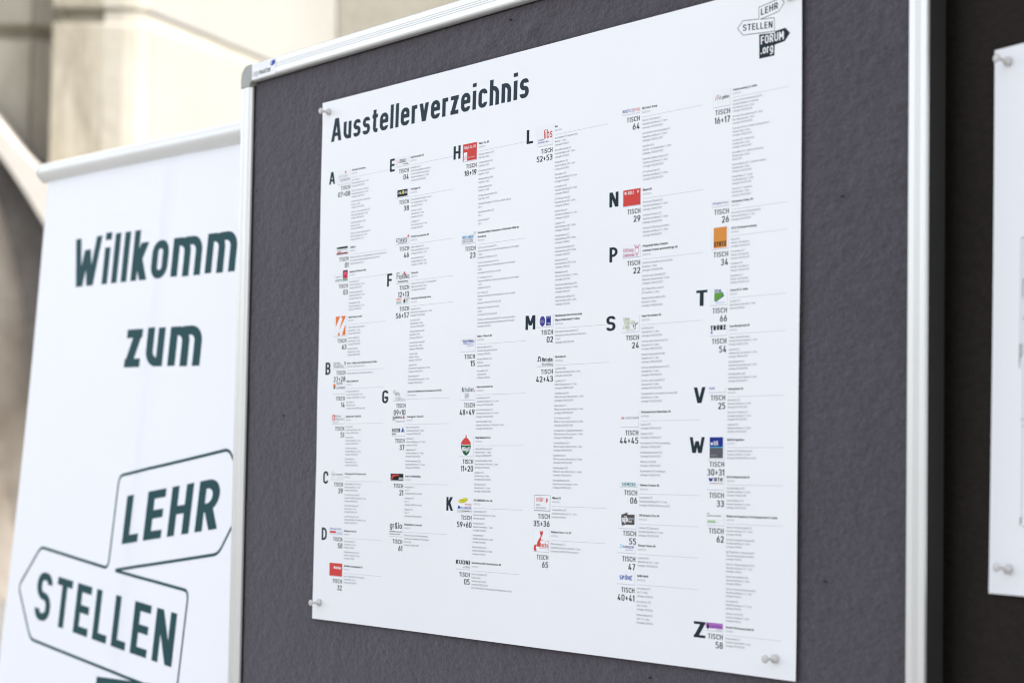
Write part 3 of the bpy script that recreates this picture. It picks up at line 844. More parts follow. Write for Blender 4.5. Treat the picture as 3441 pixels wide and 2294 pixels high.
en(0, 607.6, ['City-Garage AG / City-Sportscar AG'], 615.4, '39',
   [('C', 7, 4.8, 5, 5, .7, 'lgrey'), ('T', 'CITY GARAGE', 5, 6, 2.6, 'dark', 1.6, 32), ('T', 'ST.GALLEN', 17, 10, 1.8, 'lgrey', 1.2, 20)],
   [['Kaufmann/Kauffrau, EFZ E & B Profil', S4, LB('2025/2028')], ['DH Fachmann/Frau, Autoteile EFZ', 'Sekundarschule Niveau E / Realschule / 4 Jahre', LB('2025/2028')], ['Automobil-Mechatroniker:in EFZ', 'Sekundarschule / 4 Jahre', LB('2025/2029')], ['Automobil-Fachmann/-frau, EFZ', 'Sekundarschule Niveau E / Realschule / 4 Jahre', LB('2025/2029')]], letter='C')
en(0, 698.1, ['Debrunner Acifer AG'], 702.6, '50',
   [('T', 'Debrunner Acifer', 0, 2.4, 3.4, 'blue', 1.3, 36), ('R', 0, 4.2, 19, 7.6, 'red'), ('T', 'kloeckner metals', 21, 6, 1.6, 'blue', 1.0, 16), ('R', 21, 7.6, 38, 8.4, 'sky')],
   [['Kauffrau/Kaufmann EFZ', 'Sekundarschule / 3 Jahre', LB('2024')], ['Detailhandelsfachfrau/-mann EFZ', 'Sekundar- od. Realschule / 3 Jahre', LB('2024')]], letter='D')
en(0, 753.3, ['die Mobiliar, Generalagentur SG'], 769.2, '32',
   [('R', 0, 0, 38.5, 20.4, 'red'), ('T', 'die', 5, 8.6, 4, 'pink', 1.1, 7), ('T', 'Mobiliar', 13.5, 9.2, 4.4, 'white', 1.8, 22), ('T', 'Versicherungen & Vorsorge', 5, 13.6, 1.6, 'pink', 1.0, 29)],
   [['Kauffrau / Kaufmann EFZ Privatversicherung', 'Sekundarschule / 3 Jahre', LB('2024/2027')]])

en(1, 121.1, ['Egeli Informatik AG'], 130.2, '04',
   [('R', 2, 4, 4, 5.6, 'red'), ('R', 2, 9, 4, 10.6, 'red'), ('R', 6, 6.6, 9, 7.8, 'red'), ('T', 'EGELI', 11.5, 8.6, 5.4, 'black', 1.8, 19), ('T', 'informatik', 23, 12.2, 2.2, 'dark', 1.4, 13.5)],
   [['Informatiker:in EFZ', 'Fachrichtung Applikationsentwicklung', 'Fachrichtung Plattformentwicklung', S4, LB('2024/2028')]], letter='E')
en(1, 170.4, ['Emil Egger AG'], 178.8, '38',
   [('R', 4, 1.4, 34, 12, 'dark'), ('T', 'EMIL', 7.5, 8, 3.6, 'white', 1.4, 9), ('O', 21, 5.6, 2.6, 3, 'yellow'), ('T', 'EGG', 25.4, 8, 3.6, 'white', 1.4, 8)],
   [['Strassentransportfachmann -/frau EFZ', 'Real- Sekundarschule / 3 Jahre', LB('2023')], ['Kaufmann -/frau EFZ', 'Sekundarschule / 3 Jahre', LB('2023')], ['Logistiker:in EFZ', 'Real- Sekundarschule / 3 Jahre', LB('2023')]])
en(1, 243.9, ['ETAVIS Grossenbacher AG'], 251.3, '46',
   [('T', 'ETAVIS', .5, 8.6, 5.6, 'black', 1.6, 32), ('T', 'GROSSENBACHER', 6, 11, 1.8, 'black', 1.4, 26), ('O', 35.6, 1.2, 2.6, 2.6, 'red'), ('C', 35.6, 1.2, 2.0, 2.0, .4, 'white')],
   [['Elektroinstallateur:in EFZ', S4, LB('2024 - 2028')], ['Montage-Elektriker:in EFZ', 'Realschule Niveau M / 3 Jahre', LB('2024 - 2028')]])
en(1, 299.8, ['Fiorino AG'], 312.5, '12+13',
   [('T', 'Fi', .8, 9.6, 9.5, 'black', 1.3, 8), ('T', 'oRiNo', 10, 10.6, 7.6, 'black', 1.3, 28), ('O', 23.5, 2, 2.4, 1.6, 'red'), ('P', [(22.6, -1), (24.4, -1), (23.9, 5), (23.1, 5)], 'red'), ('P', [(20.5, .2), (26.5, 3.2), (26.5, 4), (20.5, 1.2)], 'red'), ('P', [(26.5, .2), (20.5, 3.2), (20.5, 4), (26.5, 1.2)], 'red'), ('T', 'Kinderbetreuung', 5, 15.6, 2.8, 'black', 1.8, 29)],
   [['Fachperson Betreuung EFZ / Fachrichtung Kinder', 'Obligatorische Schule / 3 Jahre', LB('2024/2027')]], letter='F')
en(1, 339.0, ['Fresh Food & Beverage Group'], 344.0, '56+57',
   [('T', 'MIGROS', .4, 4, 3.4, 'orange', 1.8, 14.5), ('T', 'Industrie', .4, 8.4, 3.2, 'green', 1.5, 14.5), ('O', 24, 4, 1.8, 2.6, 'darkred'), ('O', 22.6, 6.2, 1.8, 2.6, 'dgreen'), ('O', 25.4, 6.4, 1.4, 2.2, 'dark'), ('T', 'Fresh Food &', 28, 2.8, 1.9, 'green', 1.6, 10.4), ('T', 'Beverage', 28, 5.3, 1.9, 'green', 1.6, 7.5), ('T', 'Group', 28, 7.6, 1.9, 'green', 1.4, 5)],
   [['Anlageführer:in EFZ', 'Realschule oder Sekundarschule / 3 Jahre', LB('2023/2026')], ['Automatiker:in EFZ', 'Sekundarschule / 4 Jahre', LB('2023/2027')], ['Lebensmittelpraktiker:in EBA', 'Realschule / 2 Jahre', LB('2023/25')],
    ['Lebensmitteltechnologe:in EFZ', 'Sekundarschule / 3 Jahre', LB('2023/2026')], ['Logistiker:in EBA', 'Realschule / 2 Jahre', LB('2023/25')], ['Logistiker:in EFZ', 'Realschule oder Sekundarschule / 3 Jahre', LB('2023/2026')], ['Polymechaniker:in EFZ', 'Realschule oder Sekundarschule / 3 Jahre', LB('2023/2026')]])
en(1, 481.0, ['Gastro SG und Hotel Gastro Formation SG AI AR FL'], 492.8, '09+10',
   [('C', 3.4, 2.8, 2.9, 2.9, .8, 'green'), ('T', 'GFS', 6.4, 8.8, 5.2, 'dark', 1.3, 13.5), ('T', 'OSTSCHWEIZER', 6, 12.8, 1.7, 'grey', 1.0, 18), ('T', 'GASTRONOMIEFACHSCHULE', 6, 15.6, 1.7, 'grey', 1.0, 32)],
   [], sub='Gastronomie Berufe', letter='G')
en(1, 519.2, ['Geobrugg AG / Fatzer AG'], 546.4, '37',
   [('T', 'GEOBRUGG', 1, 5.6, 3.6, 'black', 2.2, 28), ('P', [(30, 5.6), (33.8, 0), (36, 5.6)], 'red'), ('P', [(34.2, 0), (38.2, 5.6), (36.6, 5.6)], 'dark'), ('T', 'BRUGG', 1, 8, 1.6, 'black', 2, 8), ('T', 'Safety is our nature', 11, 11, 2, 'grey', 1.2, 26),
    ('T', 'FATZER', 0, 26.4, 5.6, 'black', 2.5, 25), ('P', [(27.4, 26.4), (32.4, 18.6), (35, 26.4)], 'blue'), ('P', [(33, 18.6), (38, 26.4), (35.9, 26.4)], 'navyblue'), ('T', 'BRUGG', 0, 30.2, 2.2, 'black', 2.2, 12)],
   [['Kauffrau / Kaufmann EFZ', S3, LB('2024/2025')], ['Logistiker:in EFZ', 'Sekundarschule Niveau E / G / 3 Jahre', LB('2024')], ['Anlagenführer:in EFZ', 'Sekundarschule Niveau G / 3 Jahre', LB('2023/2024')], ['Produktionsmechaniker:in EFZ', 'Sekundarschule Niveau E / G / 3 Jahre', LB('2023/2024')]])
en(1, 609.6, ['Grob AG Gebäudehüllen'], 615.2, '21',
   [('R', 0, -.5, 38.5, 9.8, 'black'), ('P', [(1.5, 8.8), (2.5, 3.4), (7, 1.2), (24, .4), (25, 4), (22.6, 2.4), (9, 4.2), (7, 8.8), (5.4, 5), (4, 8.8)], 'red'), ('T', 'GROB', 25.4, 8.6, 3.4, 'white', 1.8, 11.6), ('T', 'www.grob', 26, 2.2, 1.2, 'grey', 1, 10)],
   [['Bauspengler:in EFZ', 'Sek G / E', LB('2023 oder 2024')], ['Dachdecker:in EFZ', 'Sek G / E', LB('2023 oder 2024')], ['Abdichter:in EFZ', 'Sek G / E', LB('2023 oder 2024')]])
en(1, 682.7, ['Grünenfelder & Lorenz AG'], 699.9, '61',
   [('T', 'gr&lo', 1, 10.2, 9.4, 'black', 1.5, 36), ('T', 'Grünenfelder & Lorenz AG', .8, 15.8, 2.1, 'black', 1.8, 36), ('T', 'Bauingenieure und Planer', .8, 19.4, 2.1, 'dark', 1.1, 32)],
   [['Zeichner:in EFZ mit Fachrichtung Ingenieurbau', 'Sekundarschule empfohlen aber nicht zwingend', 'Dauer 4 Jahre', LB('2024/2028')]])

en(2, 121.4, ['Hälg & Co. AG'], 142.6, '18+19',
   [('R', 0, 0, 38.5, 25.4, 'red'), ('T', 'Hälg & Co. AG', 3, 7.4, 4.2, 'white', 1.4, 32.5), ('R', 2.6, 12.4, 12, 25.4, 'white'), ('C', 7.2, 20.6, 3.4, 3.4, .5, 'red'), ('R', 5, 20.2, 9.6, 21, 'red'), ('T', 'The heat movement', 14, 21.4, 1.8, 'white', .9, 19)],
   [[n_, 'Realschule / Sek B'] for n_ in ('Heizungsinstallateur:in EFZ', 'Sanitärinstallateur:in EFZ', 'Lüftungsanlagenbauer:in EFZ', 'Heizungspraktiker:in EBA', 'Sanitärpraktiker:in EBA', 'Lüftungsanlagenpraktiker:in EBA')] +
   [[n_, 'Sek A'] for n_ in ('Gebäudetechnikplaner:in EFZ (Lüftung, Sanitär, Heizung)', 'Gebäudeinformatiker:in EFZ', 'Kauffrau/mann EFZ')], letter='H')
en(2, 252.9, ['Hirslanden Klinik Stephanshorn / Hirslanden Klinik am', 'Rosenberg'], 265.2, '23',
   [('T', 'HIRSLANDEN', 1.6, 9.4, 4.4, 'sky', 1.8, 30.5), ('T', 'KLINIK AM ROSENBERG', 1.6, 12.6, 2.2, 'grey', 1.2, 30.5), ('T', 'KLINIK STEPHANSHORN', 1.6, 15.6, 2.2, 'grey', 1.2, 30.5), ('T', 'G', 33.4, 4.4, 3.6, 'dark', 1, 3.6)],
   [['Fachfrau/-mann Gesundheit EFZ', 'Sekundarschulabschluss / guter Realschulabschluss' + EV, '3 Jahre', LB('2024 oder 2025')], ['Fachfrau/-mann Hauswirtschaft EFZ', 'Sekundarschulabschluss / Realschulabschluss' + EV, '3 Jahre', LB('2023, 2024 oder 2025')],
    ['ICT -Fachfrau/-mann EFZ', 'Sekundarschulabschluss / guter Realschulabschluss' + EV, '3 Jahre', LB('2025')], ['Koch / Köchin EFZ', 'Sekundarschulabschluss / Realschulabschluss' + EV, '3 Jahre', LB('2023, 2024 oder 2025')],
    ['Medizinische/r Praxisassistent/in EFZ', '3 Jahre', LB('2024 oder 2025')], ['Fachfrau/-mann Betriebsunterhalt EFZ Fachrichtung Hausdienst', 'Sekundarschulabschluss/Realschulabschluss' + EV, LB('2025')]])
en(2, 404.6, ['Huber + Monsch AG'], 424.0, '15',
   [('T', 'ELEKTROTECHNIK', 2, 9.4, 3, 'grey', .9, 30), ('T', 'Huber+Monsch', 6, 11.6, 3.9, 'blue', 1.7, 30), ('R', 6, 12.8, 36, 13.5, 'blue'), ('T', 'www.hubermonsch.ch', 17, 16.6, 1.5, 'blue', 1.2, 19)],
   [['Elektroinstallateur:in EFZ', 'Sekundarschule, guter Realschüler', LB('2024')], ['Montage-Elektriker:in EFZ', 'Realschule', LB('2024')], ['Automatiker:in EFZ', 'Sekundarschule', LB('2024')]])
en(2, 478.3, ['Huber Kunststoff AG'], 495.0, '48+49',
   [('P', [(3, 6), (5.6, 2), (7.4, 4.4), (5.4, 7), (5.4, 10.2), (3.4, 8.6)], 'teal'), ('P', [(7.8, 3.8), (9.6, 6.6), (7.2, 10.8), (6.6, 8.8), (7.8, 6.6)], 'teal'), ('T', 'huber', 11.4, 9.8, 7.2, 'teal', 1.5, 24.5), ('R', 36.2, 7.8, 38.2, 9.8, 'red'), ('T', 'Entwicklung', 11.6, 13.8, 1.5, 'teal', 1.6, 11), ('T', 'Werkzeugbau', 11.6, 16.2, 1.5, 'teal', 1.6, 12), ('T', 'Spritzguss', 11.6, 18.6, 1.5, 'teal', 1.6, 9)],
   [['Polymechaniker:in EFZ', 'Sekundarschule Niveau G / E / 4 Jahre', LB('2024/2028')], ['Kunststofftechnologe:in EFZ', 'Sekundarschule Niveau G / E / 4 Jahre', LB('2024/2028')], ['Kunststoffpraktiker:in EBA', 'Sekundarschule Niveau G / Realschule / 2 Jahre', LB('2024/2026')]])
en(2, 551.8, ['Hügli Nährmittel AG'], 577.2, '11+20',
   [('P', [(4.6, 12.6), (4.6, 11), (8, 7.8), (12, 4.6), (16, 3.2), (20.6, 3.2), (24.6, 4.8), (28.4, 8), (31.6, 11), (31.6, 12.6), (18, 13.4)], 'red'), ('O', 18.4, 1.2, 1.7, 2.4, 'red'), ('P', [(4.6, 13.6), (18, 14.2), (31.6, 13.6), (31.4, 17.4), (29, 22.6), (25, 26.6), (20.6, 28.8), (16.6, 28.8), (11.6, 26.2), (7.4, 21.6), (5, 17)], 'green'), ('T', 'Hügli', 8.2, 22.6, 6.2, 'white', 1.9, 20)],
   [['Lebensmitteltechnolog:in EFZ', 'Sekundarschule E / 3 Jahre', LB('2024/2027')], ['Lebensmittelpraktiker:in EBA', 'Abgeschlossene Berufsschule / 2 Jahre', LB('2024/26')], ['Logistiker:in EFZ', 'Sekundarschule / 3 Jahre', LB('2024/2027')], ['Kauffrau/-mann EFZ', 'Sekundarschule E / 3 Jahre', LB('2024/2027')]])
en(2, 642.3, ['KELLENBERGER & Co. AG'], 658.7, '59+60',
   [('O', 15, 4.2, 13.6, 3.4, 'yellow', -.16), ('T', 'ab Sommer 2023', 4, 4.6, 2, 'orange', 1.5, 21), ('T', 'in Goldach', 9, 7, 1.8, 'orange', 1.5, 12), ('T', 'Clever & Smart', 19.5, 10.6, 2.6, 'red', 1.3, 18), ('R', 22, 11.4, 37, 11.8, 'red'), ('T', 'N', .8, 16.4, 4.4, 'blue', 2.4, 5.4), ('T', 'KELLENBERGER', 7.6, 16.4, 3.2, 'blue', 1.6, 30), ('T', 'www.Die-', .2, 20, 2.1, 'grey', 1.0, 14), ('T', 'Lehrwerkstatt', 14, 20, 2.1, 'black', 1.8, 19), ('T', '.ch', 34, 20, 2.1, 'grey', 1, 4)],
   [['Polymechaniker/in EFZ', 'Sekundarschule Niveau E / G / 4 Jahre', 'Lehrbeginn: 08.2024'], ['Konstrukteur:in EFZ', S4, LB('2024')], ['Automatiker:in EFZ', S4, LB('2024')], ['Kaufmann/Kauffrau EFZ', S3, LB('2024')]], letter='K')
en(2, 732.6, ['Kuoni Reisen, DER Touristik Suisse AG'], 741.2, '05',
   [('T', 'KUONI', .4, 6.6, 6.2, 'black', 1.9, 38), ('T', 'seit', 20, 11.4, 2.2, 'teal', 1.2, 4), ('T', '1906', 26, 11.6, 3.4, 'grey', 1.0, 12)],
   [['Kauffrau / Kauffmann EFZ', 'Branche Reisen', 'Sekundarschule / 3 Jahre', LB('2024/2027'), 'Offene Stellen 2024 in Wil, Kreuzlingen, St. Gallen Kornhaus und Chur']])

en(3, 120.2, ['libs'], 142.2, '52+53',
   [('T', 'libs', 16.4, 17.2, 12.6, 'red', 1.5, 21), ('T', 'Industrielle', 2, 19, 2.4, 'navyblue', 1.2, 13.5), ('T', 'Berufslehren Schweiz', 2, 22.6, 2.4, 'navyblue', 1.2, 26)],
   [['Automatiker:in EFZ Sekundarschule', 'Niveau E / 4 Jahre', LB('2023')]] + [[n_, s_, LB('2023')] for n_, s_ in (('Automatikmonteur:in EFZ', R3), ('Anlagenführer:in EFZ', R3), ('Elektroniker:in EFZ', S4), ('Informatiker:in EFZ', S4), ('ICT-Fachmann/frau EFZ', R3), ('Konstrukteur:in EFZ', S4),
     ('Logistiker:in EFZ', R3), ('Polymechaniker:in EFZ', R3), ('Produktionsmechaniker:in EFZ', R3), ('Kaufmann/frau EFZ', R3), ('Mediamatiker:in EFZ', S4), ('Entwickler:in Digital Business EFZ', S4), ('Oberflächenbeschichter:in EFZ', R3))], letter='L')
en(3, 384.3, ['Medizinische Berufsfachschule', 'Migros Klubschule St. Gallen'], 396.8, '02',
   [('O', 12.6, 9.2, 6.8, 7.2, 'indigo'), ('T', 'MPA', 7.4, 12, 4.4, 'lgrey', .9, 10.4), ('R', 21.6, 2.6, 33, 15.6, 'navyblue'), ('T', 'klubschule', 22.4, 5, 1.4, 'white', 1, 9.6), ('R', 22.4, 12, 32.4, 12.3, 'white'), ('T', 'MIGROS', 26, 14.6, 1.4, 'white', 1.2, 6)],
   [['Medizinische Praxisassistent:in EFZ', 'Sekundarschule oder guter Realschulabschluss', '3 Jahre', LB('2023/2026')]], letter='M')
en(3, 441.1, ['Metrohm AG'], 451.6, '42+43',
   [('P', [(.6, 8.6), (.6, 7.4), (2.4, 7.2), (1.6, 4.6), (2.8, 1.8), (5.4, 1), (8, 1.8), (9.2, 4.6), (8.4, 7.2), (10.2, 7.4), (10.2, 8.6), (6.4, 8.6), (7, 4.4), (5.4, 2.8), (3.8, 4.4), (4.4, 8.6)], 'teal'), ('T', 'Metrohm', 12, 9.2, 6.0, 'black', 2.0, 25.5), ('T', 'Berufsbildung', 12, 14.6, 4.2, 'brown', 1.1, 26)],
   [['Logistiker:in EBA', 'Abgeschlossene Volksschule / 2 Jahre', 'Lehrbeginn: 08.2024/2026'], ['Logistiker:in EFZ', 'Mittlere Volksschulstufe / 3 Jahre', LB('2024/2027')], ['Chemielaborant:in EFZ', VS + '3 Jahre', LB('2024/2027')], ['Elektroniker:in EFZ', VS + '4 Jahre', LB('2024/2028')],
    ['ICT-Fachmann/-frau EFZ', VS + '4 Jahre', LB('2024/2028')], ['Informatiker:in EFZ Applikationsentwicklung', VS + '4 Jahre', LB('2024/2028')], ['Kauffrau/Kaufmann EFZ', VS + '3 Jahre', LB('2024/2027')], ['Konstrukteur:in EFZ', VS + '4 Jahre', LB('2024/2028')],
    ['Polymechaniker/in EFZ', VS + '4 Jahre', LB('2023/2027')], ['Mechanikpraktiker/in EBA', 'Abgeschlossene Volksschule / 2 Jahre', LB('2024/2026')]])
en(3, 635.4, ['Mikrop AG'], 651.8, '35+36',
   [('L', [(0, 0), (38.5, 0), (38.5, 21), (0, 21)], .45, 'grey'), ('T', 'mikr', 5, 8.6, 6.6, 'red', 1.3, 17.6), ('C', 25.6, 6.4, 2.3, 2.5, .4, 'lgrey'), ('T', 'p', 29, 8.6, 6.6, 'red', 1.6, 4.6), ('T', 'prime', 5, 14.4, 2.9, 'grey', .9, 9.6), ('T', 'optic systems', 5, 18.6, 2.9, 'grey', .9, 23)],
   [['Feinwerkoptiker:in EFZ', 'Sekundarschule Niveau E / G / 4 Jahre', LB('2024')]])
en(3, 682.1, ['Molkerei Fuchs + Co. AG'], 708.2, '65',
   [('P', [(16, 1.6), (17.6, 3), (21.8, 3), (23.6, 1.2), (24, 5), (22.6, 8.2), (20.6, 10), (18, 8.4), (16.2, 5)], 'red'), ('P', [(18.4, 9.4), (21.6, 9.6), (23, 14), (23.6, 26), (9.8, 23.6), (9.6, 20), (12, 15.6), (15.6, 12.6)], 'red'), ('P', [(19.4, 10.6), (21.6, 10.6), (22.6, 13), (20.8, 16.2), (19.4, 13.4)], 'boxw'),
    ('P', [(12, 24.8), (8, 21.6), (4.6, 21.6), (2, 24), (1.6, 28), (4.6, 31.2), (8.2, 30.6), (9.4, 28.4), (7.4, 28), (7.2, 24.8), (9.2, 23.4)], 'red'), ('R', 17, 15.6, 38, 26.8, 'red'), ('R', 17.5, 16.1, 37.5, 26.3, 'boxw'), ('T', 'fuchs', 17.8, 25, 6.8, 'red', 2.1, 19)],
   [['Milchtechnologe:in EFZ', 'Realabschluss mit guten Leistungen / 3 Jahre', LB('2023/2026 oder ab 2024')]])

en(4, 120.4, ['MS Direct Group'], 122.9, '64',
   [('T', 'ms', .4, 4.6, 5, 'navyblue', 1.6, 8.6), ('T', 'direct', 9.4, 4.6, 5, 'blue', .8, 13), ('T', 'group', 22.8, 4.6, 5, 'red', 1, 15.6)],
   [['Kauffrau / Kaufmann EFZ', S3, LB('2024/2027')], ['Fachfrau/Fachmann Kundendialog EFZ', S3, LB('2024/2027')], ['Logistiker:in EFZ', 'Sekundar- oder Realabschluss / 3 Jahre', LB('2024/2027')], ['Entwickler:in digitales Business EFZ', S4, LB('2024/2028')], ['ICT-Fachmann/frau EFZ', S3, LB('2024/2027')]])
en(4, 228.7, ['Nägeli AG'], 245.6, '29',
   [('R', 0, -.2, 38.5, 21.4, 'red'), ('T', 'NÄGELI', 3.4, 6.2, 4.2, 'white', 1.6, 20), ('O', 33.2, 4, 1.6, 1.8, 'white'), ('R', 33.2, 4, 35, 6, 'red'), ('T', 'Holzbau', 31, 15, 1.4, 'pink', 1, 6), ('T', 'Schreinerei Planung', 17, 17.4, 1.4, 'pink', 1, 20)],
   [['Zimmermann/Zimmerin EFZ', S4, 'Lehrbeginn: 08.2024/2028'], ['Schreiner/Schreinerin EFZ', S4, 'Lehrbeginn: 08.2024/2028'], ['Zeichner:in Fachrichtung Architektur', S4, 'Lehrbeginn: 08.2025/2029']], letter='N')
en(4, 302.6, ['Pflegeheim Helios Goldach', 'Liebenau Schweiz gemeinnützige AG'], 314.0, '22',
   [('T', 'Stiftung', .4, 8.6, 5, 'magenta', 1.4, 23), ('T', 'Liebenau', .4, 15, 5, 'magenta', 1.4, 25.5), ('C', 31, 8, 4.6, 4.6, .8, 'magenta'), ('P', [(25, 0), (26.4, 0), (29, 4), (28, 4.8)], 'magenta'), ('P', [(37.6, 0), (36.2, 0), (33, 4), (34, 4.8)], 'magenta'), ('P', [(31, 0), (32.4, 3.6), (29.8, 3.6)], 'magenta'), ('P', [(30, 12), (30, 16), (29, 16), (29.2, 12)], 'magenta'), ('P', [(32, 12), (32, 16), (33, 16), (32.8, 12)], 'magenta')],
   [['Assistent:in Gesundheit und Soziales EBA', 'Realschule / 2 Jahre', LB('2024/2026')], ['Fachfrau/-mann Gesundheit EFZ', 'Realschule/ Sekundarschule / 3 Jahre', LB('2024/2027')], ['Dipl. Pflegefachfrau/-mann HF', 'EFZ Abschluss / 3 Jahre'], ['Hauswirtschaftspraktiker:in EBA', 'Realschule / 2 Jahre', LB('2024/2026')]], letter='P')
en(4, 394.3, ['Sana Fürstenland AG'], 412.4, '24',
   [('T', 'SANA', 3, 8, 4.4, 'lime', 1.3, 14.6), ('T', 'FÜRSTEN', 5.6, 13.2, 4.4, 'lime', 1.3, 24), ('T', 'LAND', 3, 18.4, 4.4, 'lime', 1.3, 14.6), ('T', 'LEBEN IM ALTER', 10, 21, 1.7, 'lime', .9, 19), ('P', [(24.8, 14), (26.8, 13.6), (27.4, 16.6), (25.4, 17)], 'dark'), ('P', [(29, 19.8), (29.4, 13), (35.6, 11), (36, 12), (31, 14), (30.4, 19.8)], 'dark')],
   [['Koch/Köchin EFZ', 'Sekundarstufe / 3 Jahre', LB('2023/2024')], ['Fachfrau/-mann Hauswirtschaft EFZ', 'Sekundarstufe / 3 Jahre', LB('2023/2024')], ['Hauswirtschaftspraktiker:in EBA', 'Sekundarstufe / 2 Jahre', LB('2023/2024')], ['Fachfrau/-mann Betriebsunterhalt EFZ', 'Sekundarstufe / 3 Jahre', LB('2023/2024')],
    ['Fachfrau/-mann Gesundheit EFZ', 'Sekundarstufe / 3 Jahre', LB('2024/2025')], ['Fachangestellte/-er Gesundheit und Soziales EBA', 'Sekundarstufe / 2 Jahre', LB('2024/2025')]], letter='S')
en(4, 519.9, ['Schweizerische Südostbahn AG'], 537.4, '44+45',
   [('T', 'SOB', .4, 12, 2.8, 'red', 2.2, 6.6), ('T', 'SÜDOSTBAHN', 9.4, 12, 2.8, 'grey', 1.0, 29)],
   [[n_, LB('2024/2027')] for n_ in ('Kaufleute EFZ', 'Fachleute öV EFZ', 'Informatiker:in EFZ Plattformentwicklung', 'Detailhandelsfachleute EFZ öV', 'Gleisbauer:in EFZ/EBA', 'Netzelektriker:in EFZ Fahrleitungen')])
en(4, 615.0, ['Siemens Schweiz AG'], 615.9, '06',
   [('T', 'SIEMENS', 4, 4.9, 4.7, 'siemens', 1.8, 31)],
   [['Automatiker:in EFZ', 'Sekundarschule Niveau M / G / 4 Jahre', LB('2024/2028 oder ab 2025')]])
en(4, 654.2, ['SJB Kempter Fitze AG'], 670.4, '55',
   [('P', [(5, 3.4), (19, 0), (19, 3), (8, 18), (6.4, 17)], 'brown'), ('P', [(6.8, 3.2), (34.8, 2.6), (34.8, 16), (6.8, 16.4)], 'brown', .13), ('P', [(6, 17), (18, 15.4), (8, 18.6)], 'lgrey'), ('T', 'sjb', 7.2, 12.6, 7.6, 'white', 2.0, 13), ('T', 'kempter', 20.6, 9.4, 3, 'boxw', .8, 13.6), ('T', 'fitze', 20.6, 13, 3, 'boxw', 1.4, 8), ('O', 13.4, 4.6, 1, 1, 'red')],
   [['Zeichner:in EFZ Ingenieurbau', S4, LB('2024/2028')]])
en(4, 693.2, ['Sonepar Suisse AG'], 702.4, '47',
   [('C', 7, 5.6, 3, 2.6, 1, 'cyan'), ('T', 'sonepar', 11, 7.8, 4.4, 'navyblue', 1.4, 24.5), ('T', 'Powered by Difference', 16, 10.8, 1.5, 'sky', 1.1, 18)],
   [['Logistiker:in EFZ', 'Sekundarschule A/B - 3 Jahre', LB('2023/2024')]])
en(4, 732.6, ['Spühl GmbH'], 743.0, '40+41',
   [('T', 'SPÜHL', 5.2, 9.8, 5.6, 'blue', 2.1, 28), ('P', [(31, 3.4), (34, 3.4), (31.6, 6.4)], 'red')],
   [['Automatiker:in EFZ', 'Sek E / 4 Jahre', LB('2024')], ['Konstrukteur:in EFZ', 'Sek E / 4 Jahre', LB('2024')], ['Polymechaniker:in EFZ', 'Sek E / G / 4 Jahre', LB('2024')]])

en(5, 120.4, ['Stadtverwaltung St. Gallen'], 136.8, '16+17',
   [('P', [(4, 12), (7, 6), (8.4, 6), (5.4, 12)], 'red'), ('P', [(8.4, 12), (11.4, 5.4), (12.6, 5.4), (9.6, 12)], 'black'), ('T', 'st.gallen', 13.2, 11.8, 4.6, 'black', 1.5, 23)],
   [['Fachmann/Fachfrau Betriebsunterhalt EFZ -', 'Hausdienst/Werkdienst Sportanlagen', 'Real-/Sekundarschule / 3 Jahre', LB('2023/2026')], ['Fachmann/Fachfrau Betreuung EFZ - Kinder', 'Real-/Sekundarschule / 3 Jahre', LB('2023/2026')], ['Fachmann/Fachfrau Information & Dokumentation EFZ', 'Sekundarschule / 3 Jahre', LB('2023/2026')],
    ['Gestalter:in EFZ - Werbetechnik', 'Sekundarschule / 4 Jahre', LB('2023/2027')], ['Informatiker:in EFZ - Applikationsentwicklung', 'Sekundarschule / 4 Jahre', '08.2023 2028'], ['Kauffrau/Kaufmann EFZ - öffentliche Verwaltung', 'Sekundarschule / 3 Jahre', LB('2023/2026')], ['Netzelektriker:in EFZ - Energie', 'Real-/Sekundarschule / 3 Jahre', LB('2023/2026')], ['Zeichner:in EFZ - Ingenieurbau', 'Sekundarschule / 4 Jahre', LB('2023/2027')]])
en(5, 260.6, ['Strittmatter Partner AG'], 262.6, '26',
   [('T', 'Strittmatter', 1, 4.4, 3.4, 'blue', 1.3, 21), ('T', 'Partner', 23.6, 4.4, 3.4, 'grey', 1.1, 13)],
   [['Zeichner:in EFZ Fachrichtung Raumplanung', S4, LB('2025/2029')]])
en(5, 293.8, ['STUTZ AG Bauunternehmung'], 316.2, '34',
   [('R', 4.4, 0, 35, 26, 'stutz'), ('T', 'STUTZ', 5.6, 24, 6, 'black', 2.6, 28)],
   [[n_, 'Sekundar- oder Realschule', LB('2024/2027')] for n_ in ('Maurer:in EFZ', 'Strassenbauer:in EFZ', 'Grundbauer:in EFZ', 'Baupraktiker:in EFZ')])
en(5, 371.1, ['Textan AG St. Gallen'], 386.6, '66',
   [('T', 'TEXTAN', 8.4, 4.2, 3.4, 'navyblue', 2.4, 15.6), ('P', [(8.4, 4.8), (26, 4.4), (30, 9), (12, 15.4), (8.4, 15.4)], 'vgreen'), ('P', [(26, 4.4), (28, 4.4), (31.6, 9.6), (12, 16.4), (12, 15.4), (30, 9)], 'navyblue'), ('T', 'sauber aus sich', 12, 18, 1.6, 'sky', 1, 20)],
   [['Gestalter:in EFZ', 'Abgeschlossene Volksschule / 3 Jahre', LB('2023')]], letter='T')
